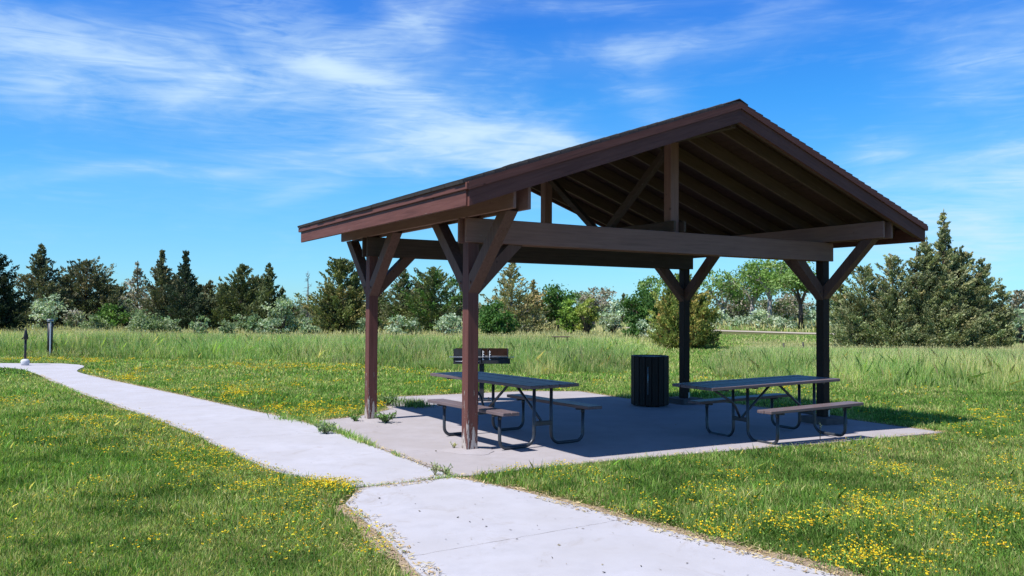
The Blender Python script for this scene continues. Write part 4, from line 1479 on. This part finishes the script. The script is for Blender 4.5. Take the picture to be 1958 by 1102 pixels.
# ---- tall meadow
MG = np.array([[1.06, 0.98, 1.22]]) * np.array([(0.14, 0.235, 0.06), (0.215, 0.29, 0.09), (0.095, 0.18, 0.05), (0.30, 0.32, 0.15), (0.38, 0.34, 0.19), (0.17, 0.25, 0.12)])
VV, CC = [], []
for d0, d1, rho, wd in ((16, 24, 1000, 0.0085), (24, 33, 520, 0.013), (33, 45, 260, 0.021), (45, 62, 75, 0.045), (62, 100, 22, 0.09)):
    x, y, dd = sector(rng, d0, d1, rho)
    L_in, R_in, B_in = inpoly(x, y, MEADOW_L), inpoly(x, y, MEADOW_R), inpoly(x, y, BEYOND)
    keep = (L_in | R_in | B_in) & ~onhard(x, y)
    x, y, dd = x[keep], y[keep], dd[keep]
    R_in, B_in = R_in[keep], B_in[keep]
    ed = np.minimum(edgedist(x, y, MEADOW_L), edgedist(x, y, MEADOW_R))
    n1, n2 = fbm(x, y, 0.16), fbm(x + 5, y + 50, 0.7)
    h = (0.26 + 0.50 * n2 + 0.25 * (n1 - 0.5)) * np.clip(0.30 + ed * 0.45 + 0.5 * (fbm(x, y, 1.1, 3) - 0.4), 0.12, 1) * rng.uniform(0.45, 1.2, len(x))
    h *= np.where(B_in, 0.75, 1.0) * np.where(fbm(x + 77, y, 1.4, 3) > 0.60, 1.35, 1.0)
    h *= np.where(dd > 33, 0.85, 1.0)
    h = np.where(R_in, np.minimum(h, np.clip(1.56 - 0.036 * dd, 0.10, 1)), np.where(B_in, h, np.minimum(h, np.clip(1.54 - 0.0250 * dd, 0.12, 1))))
    dry = np.clip((n1 - 0.45) * 3.5 + (dd - 30) / 28 + (fbm(x + 9, y - 40, 0.9, 3) - 0.5) * 2.5, 0.02, 1)
    p = np.stack([0.30 + 0 * dry, 0.24 + 0.1 * dry, 0.30 * (1.2 - dry).clip(0, 1), 0.10 + 0.45 * dry, 0.03 + 0.32 * dry, 0.07 + 0 * dry], 1).clip(0.001, None)
    p /= p.sum(1, keepdims=True)
    idx = (rng.random(len(x))[:, None] > p.cumsum(1)).sum(1).clip(0, 5)
    C = MG[idx] * rng.uniform(0.65, 1.3, (len(x), 1)) * (0.62 + 0.75 * fbm(x - 20, y + 33, 0.28, 3))[:, None]
    h = h * np.where(idx == 4, 1.18, 1.0)
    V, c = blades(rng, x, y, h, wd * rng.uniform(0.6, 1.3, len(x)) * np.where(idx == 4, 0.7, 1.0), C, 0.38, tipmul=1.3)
    VV.append(V)
    CC.append(c)
    # seed heads
    k = rng.random(len(x)) < (0.05 + 0.10 * dry.clip(0, 1))
    n = k.sum()
    if n:
        tip = V[k, 3]
        s_ = rng.uniform(0.7, 1.4, n)[:, None] * wd
        up = np.tile([0, 0, 1.0], (n, 1)) + rng.normal(0, 0.3, (n, 3))
        sd = norm(np.cross(up, rng.normal(0, 1, (n, 3))))
        Vh = np.stack([tip - sd * s_ * .1, tip - sd * s_ * .5 + up * s_ * 1.6, tip + up * s_ * 4.2, tip + sd * s_ * .5 + up * s_ * 1.6, tip + sd * s_ * .1], 1)
        ch = np.array([(0.34, 0.30, 0.18)]) * rng.uniform(0.7, 1.2, (n, 1))
        VV.append(Vh)
        CC.append(np.repeat(ch[:, None, :], 5, 1))
# pale tussocks standing in the meadow
tus = [(560, 662), (600, 658), (640, 664), (1040, 703), (1060, 700), (1020, 706), (700, 650), (760, 668), (860, 660), (1120, 690), (1400, 690), (1450, 684), (1500, 700), (1620, 700), (1700, 720),
       (1850, 712), (1900, 730), (300, 672), (420, 664), (480, 670), (130, 668), (60, 655), (950, 690), (1250, 668), (1550, 690)]
for i_, (px, py) in enumerate(tus):
    X, Y, Z = at(px, py + 14)
    n = 90
    x, y = X + rng.normal(0, 0.16, n), Y + rng.normal(0, 0.16, n)
    dd_ = float((X - CAM[0]) * CF[0] + (Y - CAM[1]) * CF[1])
    hm = 0.55 if dd_ < 32 else 0.38
    V, c = blades(rng, x, y, hm * rng.uniform(0.4, 1.15, n), 0.0006 * dd_ * rng.uniform(0.4, 0.9, n), mixcol(rng, n, [(0.34, 0.31, 0.17), (0.22, 0.26, 0.10), (0.42, 0.38, 0.22)], [3, 2, 2]), 0.55, tipmul=1.2)
    VV.append(V)
    CC.append(c)
tag(tri_mesh('meadow_grass', np.concatenate(VV), 5, np.concatenate(CC), M_GRASS), 'tall uncut meadow grass with straw seed heads', 'grass', kind='stuff')

# ---- yellow flowers in drifts
drifts = [  # px, py, rx m, ry m, count, share
    (440, 885, 0.55, 0.22, 420), (330, 830, 0.7, 0.25, 260), (300, 800, 0.6, 0.3, 240), (180, 805, 0.8, 0.3, 220), (250, 845, 0.9, 0.3, 200), (480, 910, 0.35, 0.15, 300),
    (560, 935, 0.30, 0.09, 260), (640, 938, 0.30, 0.07, 420), (545, 975, 0.35, 0.14, 170), (450, 1010, 0.5, 0.14, 120), (390, 1040, 0.4, 0.15, 110), (690, 995, 0.15, 0.1, 60),
    (740, 1045, 0.10, 0.08, 90), (430, 1070, 0.4, 0.1, 60), (150, 900, 0.9, 0.3, 130), (60, 830, 0.7, 0.5, 160), (20, 780, 0.8, 0.6, 120), (300, 960, 0.6, 0.2, 90), (350, 870, 0.7, 0.15, 160),
    (1010, 893, 0.40, 0.18, 330), (1045, 905, 0.35, 0.12, 170), (1210, 930, 0.5, 0.15, 80), (1290, 955, 0.4, 0.1, 90), (1250, 1000, 0.28, 0.05, 200), (1370, 1030, 0.25, 0.05, 200),
    (1400, 965, 0.3, 0.1, 130), (1310, 980, 0.4, 0.08, 110), (1515, 1005, 0.40, 0.12, 330), (1640, 1080, 0.34, 0.06, 330), (1740, 1085, 0.32, 0.05, 150), (1560, 1020, 0.45, 0.12, 200),
    (1700, 975, 0.5, 0.14, 220), (1720, 905, 0.35, 0.08, 160), (1780, 925, 0.3, 0.12, 130), (1850, 960, 0.5, 0.25, 220), (1900, 1000, 0.5, 0.12, 240), (1640, 990, 0.5, 0.15, 180),
    (1930, 940, 0.4, 0.2, 200), (1850, 1050, 0.5, 0.1, 160), (1950, 900, 0.4, 0.2, 140), (1570, 870, 0.8, 0.2, 70), (1880, 800, 1.2, 0.6, 300), (1800, 810, 0.7, 0.3, 180), (1900, 850, 0.9, 0.3, 120),
    (560, 790, 0.8, 0.35, 760), (620, 795, 0.5, 0.25, 240), (420, 750, 0.9, 0.4, 330), (470, 757, 0.5, 0.3, 160), (190, 714, 0.7, 0.4, 240), (230, 727, 0.5, 0.3, 260), (110, 690, 1.8, 0.5, 520),
    (30, 692, 1.6, 0.5, 340), (620, 706, 2.2, 0.5, 900), (560, 700, 2.0, 0.8, 330), (740, 777, 0.5, 0.4, 240), (1050, 745, 1.5, 0.5, 150), (1410, 745, 1.5, 0.7, 260), (150, 696, 1.0, 0.4, 300),
    (820, 745, 1.5, 0.6, 110), (1690, 1010, 0.8, 0.2, 260), (1350, 905, 0.9, 0.2, 90), (1480, 940, 0.7, 0.2, 110), (640, 740, 2.0, 1.0, 160), (650, 935, 0.2, 0.05, 160)]
xs, ys = [], []
for px, py, rx, ry, cnt in drifts:
    X, Y, _ = at(px, py)
    cnt = int(cnt * (0.95 if px > 1100 else 1.15))
    k = max(4, cnt // 14)
    s1, s2 = rng.normal(0, 0.62, k), rng.normal(0, 0.62, k)
    ci = rng.integers(0, k, cnt)
    a_, b_ = s1[ci] * rx * 1.15 + rng.normal(0, 0.08, cnt), s2[ci] * ry * 3.4 + rng.normal(0, 0.09, cnt)
    xs.append(X + CR[0] * a_ + CF[0] * b_)
    ys.append(Y + CR[1] * a_ + CF[1] * b_)
x, y, dd = sector(rng, 3.5, 24, 12)
k = fbm(x, y, 0.8) > 0.52
xs.append(x[k])
ys.append(y[k])
x, y = np.concatenate(xs), np.concatenate(ys)
keep = ~(onhard(x, y) | inpoly(x, y, MEADOW_L) | inpoly(x, y, MEADOW_R)) & (fbm(x, y, 3.5) > 0.36)
x, y = x[keep], y[keep]
dd = (x - CAM[0]) * CF[0] + (y - CAM[1]) * CF[1]
n = len(x)
z = gza(x) + rng.uniform(0.035, 0.085, n)
sz = rng.uniform(0.005, 0.0105, n) * np.clip(dd / 9.0, 1.0, 1.7)
P_ = []
C_ = []
base_c = mixcol(rng, n, [(0.82, 0.56, 0.02), (0.86, 0.66, 0.04), (0.80, 0.42, 0.02), (0.62, 0.58, 0.06)], [4, 4, 1.2, 1.2])
for k in range(3):       # three keeled petals each
    a = rng.uniform(0, 6.283, n)
    c0 = np.stack([x, y, z], 1)
    ax = np.stack([np.cos(a), np.sin(a), rng.uniform(0.1, 1.0, n)], 1)
    ax = norm(ax)
    sd = norm(np.cross(ax, rng.normal(0, 1, (n, 3))))
    s_ = sz[:, None]
    P_.append(np.stack([c0, c0 + ax * s_ * .8 + sd * s_ * .6, c0 + ax * s_ * 1.5, c0 + ax * s_ * .8 - sd * s_ * .6], 1))
    C_.append(base_c)
tag(tri_mesh('wild_flowers', np.concatenate(P_), 4, np.concatenate(C_), M_PETAL), 'small yellow flowers scattered in drifts through the lawn', 'flowers', kind='stuff')

# ---- low clover-like leaves under the flowers
k = rng.random(n) < 0.8
fx_, fy_ = np.repeat(x[k], 5), np.repeat(y[k], 5)
m_ = len(fx_)
fx_, fy_ = fx_ + rng.normal(0, 0.022, m_), fy_ + rng.normal(0, 0.022, m_)
a = rng.uniform(0, 6.283, m_)
c0 = np.stack([fx_, fy_, gza(fx_) + rng.uniform(0.015, 0.055, m_)], 1)
ax = norm(np.stack([np.cos(a), np.sin(a), rng.uniform(-0.1, 0.9, m_)], 1))
sd = norm(np.cross(ax, np.array([0, 0, 1.0]) + rng.normal(0, 0.3, (m_, 3))))
s_ = rng.uniform(0.006, 0.012, m_)[:, None]
V = np.stack([c0, c0 + ax * s_ * .7 + sd * s_ * .45, c0 + ax * s_ * 1.5, c0 + ax * s_ * .7 - sd * s_ * .45], 1)
tag(tri_mesh('clover_leaves', V, 4, mixcol(rng, m_, [(0.10, 0.20, 0.05), (0.16, 0.27, 0.07), (0.07, 0.14, 0.04)], [2, 2, 1]), M_LEAF), 'small clover-like leaves under the yellow flowers', 'foliage', kind='stuff')

# ---- weeds in the joints and around the posts
VV, CC = [], []
JOINTS = [((-0.86, 3.2), (-0.86, 2.3), 260, 0.11, .05), ((-0.86, 2.3), (-0.87, 1.0), 420, 0.10, .035), ((-0.87, 1.0), (-0.88, 0.62), 70, 0.09, .02), ((-0.88, 0.2), (-0.88, -0.05), 60, 0.06, .015), ((-0.88, -0.9), (-0.87, -1.3), 40, 0.11, .03),
          ((-1.80, -1.33), (-1.0, -1.33), 150, 0.035, .01), ((-1.06, -1.33), (-0.80, -1.33), 90, 0.05, .03), ((-1.1, 3.75), (-0.86, 3.2), 220, 0.12, .08)]
for (ax_, ay_), (bx_, by_), n, h, sp_ in JOINTS:
    t = rng.random(n)
    x = ax_ + (bx_ - ax_) * t + rng.normal(0, sp_, n)
    y = ay_ + (by_ - ay_) * t + rng.normal(0, sp_ * 0.8, n)
    V, c = blades(rng, x, y, h * rng.uniform(0.3, 1.1, n) * (0.5 + fbm(x, y, 4)), rng.uniform(0.004, 0.011, n), mixcol(rng, n, [(0.12, 0.21, 0.05), (0.2, 0.26, 0.1), (0.42, 0.38, 0.22)], [4, 3, 1]), 0.5, z0=0.0)
    VV.append(V)
    CC.append(c)
tag(tri_mesh('crack_weeds', np.concatenate(VV), 5, np.concatenate(CC), M_GRASS), 'grass and weeds growing in the joints between the concrete slabs', 'weeds', kind='stuff')

# sandy soil showing along the worn edges of the near path
def verge(side, w0):
    bm = bmesh.new()
    prev = None
    L0 = [p for p in side]
    pts = []
    for a, b in zip(L0, L0[1:]):
        k = max(1, int(np.hypot(b[0] - a[0], b[1] - a[1]) / 0.04))
        pts += [(a[0] + (b[0] - a[0]) * j / k, a[1] + (b[1] - a[1]) * j / k) for j in range(k)]
    out = 1 if side[0][0] > -1.4 else -1
    for x_, y_ in pts:
        wd_ = w0 * (-0.15 + 2.0 * float(fbm(np.array([x_]), np.array([y_]), 2.2)[0])) + 0.05 * float(vnoise(x_, y_, 14))
        cur = (bm.verts.new((x_ - out * 0.02, y_, gz(x_, y_) - 0.004)), bm.verts.new((x_ + out * wd_, y_, gz(x_, y_) - 0.009)))
        if prev:
            bm.faces.new((prev[0], prev[1], cur[1], cur[0]))
        prev = cur
    return bm


M_DIRT = plain('sandy_soil', (0.30, 0.235, 0.175), 0.95, 0.1, 0, 0.45, 45, 0.6)
k2 = [p for p in PATH2 if p[1] > -9]
rs = [p for p in k2 if p[0] > -1.4]
ls = [p for p in k2 if p[0] < -1.4 and p[1] < -1.7]
tag(done('dirt_verge', verge(rs, 0.15), M_DIRT), kind='structure')
tag(done('dirt_verge', verge(sorted(ls, key=lambda p: -p[1]), 0.15), M_DIRT), kind='structure')

# dark seam filler where the slabs meet
bm = bmesh.new()
for (a, b, w_) in (((-0.862, -1.3), (-0.862, 3.24), 0.010), ((-1.81, -1.335), (-0.87, -1.335), 0.014), ((-2.36, -3.5), (-0.50, -3.42), 0.0022), ((-2.44, 2.2), (-0.88, 2.1), 0.003), ((-2.9, 6.0), (-1.45, 5.9), 0.003)):
    A, B_ = Vector((*a, 0.0075)), Vector((*b, 0.0075))
    dv = (B_ - A).normalized()
    pr = Vector((-dv.y, dv.x, 0))
    rr = random.Random(3)
    nseg = 40
    prev = None
    for i in range(nseg + 1):
        p = A + (B_ - A) * i / nseg + pr * rr.uniform(-.006, .006)
        hw = w_ / 2 * rr.uniform(0.5, 1.5)
        cur = (bm.verts.new(p + pr * hw), bm.verts.new(p - pr * hw))
        if prev:
            bm.faces.new((prev[0], prev[1], cur[1], cur[0]))
        prev = cur
M_SEAM = plain('soil_in_joint', (0.13, 0.10, 0.075), 0.95, 0.1, 0, 0.5, 30)
tag(done('slab_joint', bm, M_SEAM), 'thin soil-filled joint between the concrete slabs', 'joint', kind='structure')


def weed(name, label, loc, H, R, n, cols, leaf, seed, cat='weed', stems=9, group=None):
    r = np.random.default_rng(seed)
    root = empty(name, loc)
    tag(root, label, cat, group)
    segs = []
    cen, axs = [], []
    for k in range(stems):
        a = r.uniform(0, 6.283)
        tp = np.array([math.cos(a) * R * r.uniform(.3, 1), math.sin(a) * R * r.uniform(.3, 1), H * r.uniform(.45, 1)])
        md = tp * np.array([.45, .45, .55])
        segs.append(([(0, 0, -0.01), tuple(md), tuple(tp)], [0.004, 0.003, 0.0015]))
        m_ = n // stems
        t = r.random(m_) ** .7
        c = tp[None, :] * t[:, None] + np.array([0, 0, 1]) * (0.12 * H * np.sin(t * 3.1))[:, None]
        dr = norm(r.normal(0, 1, (m_, 3)) + np.array([0, 0, .3]))
        cen.append(c + dr * leaf * .5)
        axs.append(dr)
    cen, axs = np.concatenate(cen), np.concatenate(axs)
    cen[:, 2] = np.maximum(cen[:, 2], 0.008)
    s = leaf * r.uniform(.6, 1.3, len(cen))
    limbs('stems', segs, M_BARK, root, 4)
    tri_mesh('leaves', sprays(r, cen, axs, s, s * .5, .3), 4, mixcol(r, len(cen), cols, [1] * len(cols)), M_LEAF, root)


WC = [(0.10, 0.19, 0.06), (0.17, 0.27, 0.10), (0.07, 0.13, 0.04)]
X, Y, Z = at(737, 808)
weed('leafy_weed', 'leafy green weed growing against the foot of the back left post', (X, Y, Z), 0.15, 0.20, 420, WC, 0.04, 1, stems=18)
X, Y, Z = at(742, 776)
weed('leafy_weed', 'dark leafy weed behind the back left post at the slab corner', (X, Y, Z), 0.20, 0.24, 420, WC, 0.04, 2, stems=14)
X, Y, Z = at(680, 806)
weed('leafy_weed', 'small low weed tuft just left of the back left post', (X, Y, Z), 0.08, 0.12, 160, WC, 0.035, 3)
X, Y, Z = at(622, 830)
weed('leafy_weed', 'bushy weed at the far end of the joint between path and slab', (X, Y, Z), 0.13, 0.16, 300, [(0.13, 0.2, 0.1), (0.22, 0.28, 0.17)], 0.04, 4, stems=12)
X, Y, Z = at(868, 859)
weed('small_weed', 'tiny yellowish weed left of the front left post foot', (X, Y, Z), 0.10, 0.05, 60, [(0.4, 0.38, 0.18), (0.3, 0.32, 0.12)], 0.02, 5, stems=4)
X, Y, Z = at(1568, 842)
weed('dry_stalk', 'single dry stalk standing before the right picnic table bench', (X, Y, Z), 0.36, 0.03, 24, [(0.5, 0.45, 0.3)], 0.02, 6, stems=2, cat='stalk')
X, Y, Z = at(833, 910)
weed('grass_tuft', 'pale wispy tuft where the path joints meet, left one', (X, Y, Z), 0.13, 0.07, 60, [(0.3, 0.33, 0.2)], 0.03, 8, stems=8, cat='tuft')
X, Y, Z = at(852, 908)
weed('grass_tuft', 'pale wispy tuft where the path joints meet, right one', (X, Y, Z), 0.12, 0.08, 60, [(0.28, 0.33, 0.2)], 0.03, 9, stems=8, cat='tuft')

# shadowed tuft at the slab corner beside post
VV, CC = [], []
for px, py, n, h, sp_ in ((795, 777, 420, 0.13, 0.14), (735, 770, 500, 0.10, 0.25)):
    X, Y, Z = at(px, py)
    x, y = X + rng.normal(0, sp_, n), Y + rng.normal(0, sp_, n)
    V, c = blades(rng, x, y, h * rng.uniform(.4, 1.1, n), rng.uniform(.006, .012, n), mixcol(rng, n, [(0.08, 0.13, 0.04), (0.15, 0.2, 0.08)], [1, 1]), .4, z0=0.0)
    VV.append(V)
    CC.append(c)
tag(tri_mesh('edge_grass', np.concatenate(VV), 5, np.concatenate(CC), M_GRASS), 'longer grass creeping over the slab edge', 'grass', kind='stuff')

# fallen leaf scraps and twigs on the concrete
n = 130
x = np.concatenate([rng.uniform(-2.3, -0.3, 90), rng.uniform(-2.2, 6.5, 40)])
y = np.concatenate([rng.uniform(-5.0, -1.4, 90), rng.uniform(-0.9, 4.0, 40)])
k = onhard(x, y)
x, y = x[k], y[k]
n = len(x)
a = rng.uniform(0, 6.283, n)
l_ = rng.uniform(0.008, 0.032, n)[:, None]
c0 = np.stack([x, y, gza(x) + 0.012], 1)
ax = np.stack([np.cos(a), np.sin(a), rng.normal(0, .1, n)], 1)
sd = np.stack([-np.sin(a), np.cos(a), rng.normal(0, .5, n)], 1)
V = np.stack([c0 - ax * l_ * .5, c0 + sd * l_ * .2, c0 + ax * l_ * .5, c0 - sd * l_ * .2], 1)
tag(tri_mesh('leaf_litter', V, 4, mixcol(rng, n, [(0.10, 0.08, 0.07), (0.2, 0.16, 0.13), (0.06, 0.05, 0.05)], [1, 1, 1]), M_LEAF), 'small dry leaf scraps on the concrete', 'litter', kind='stuff')
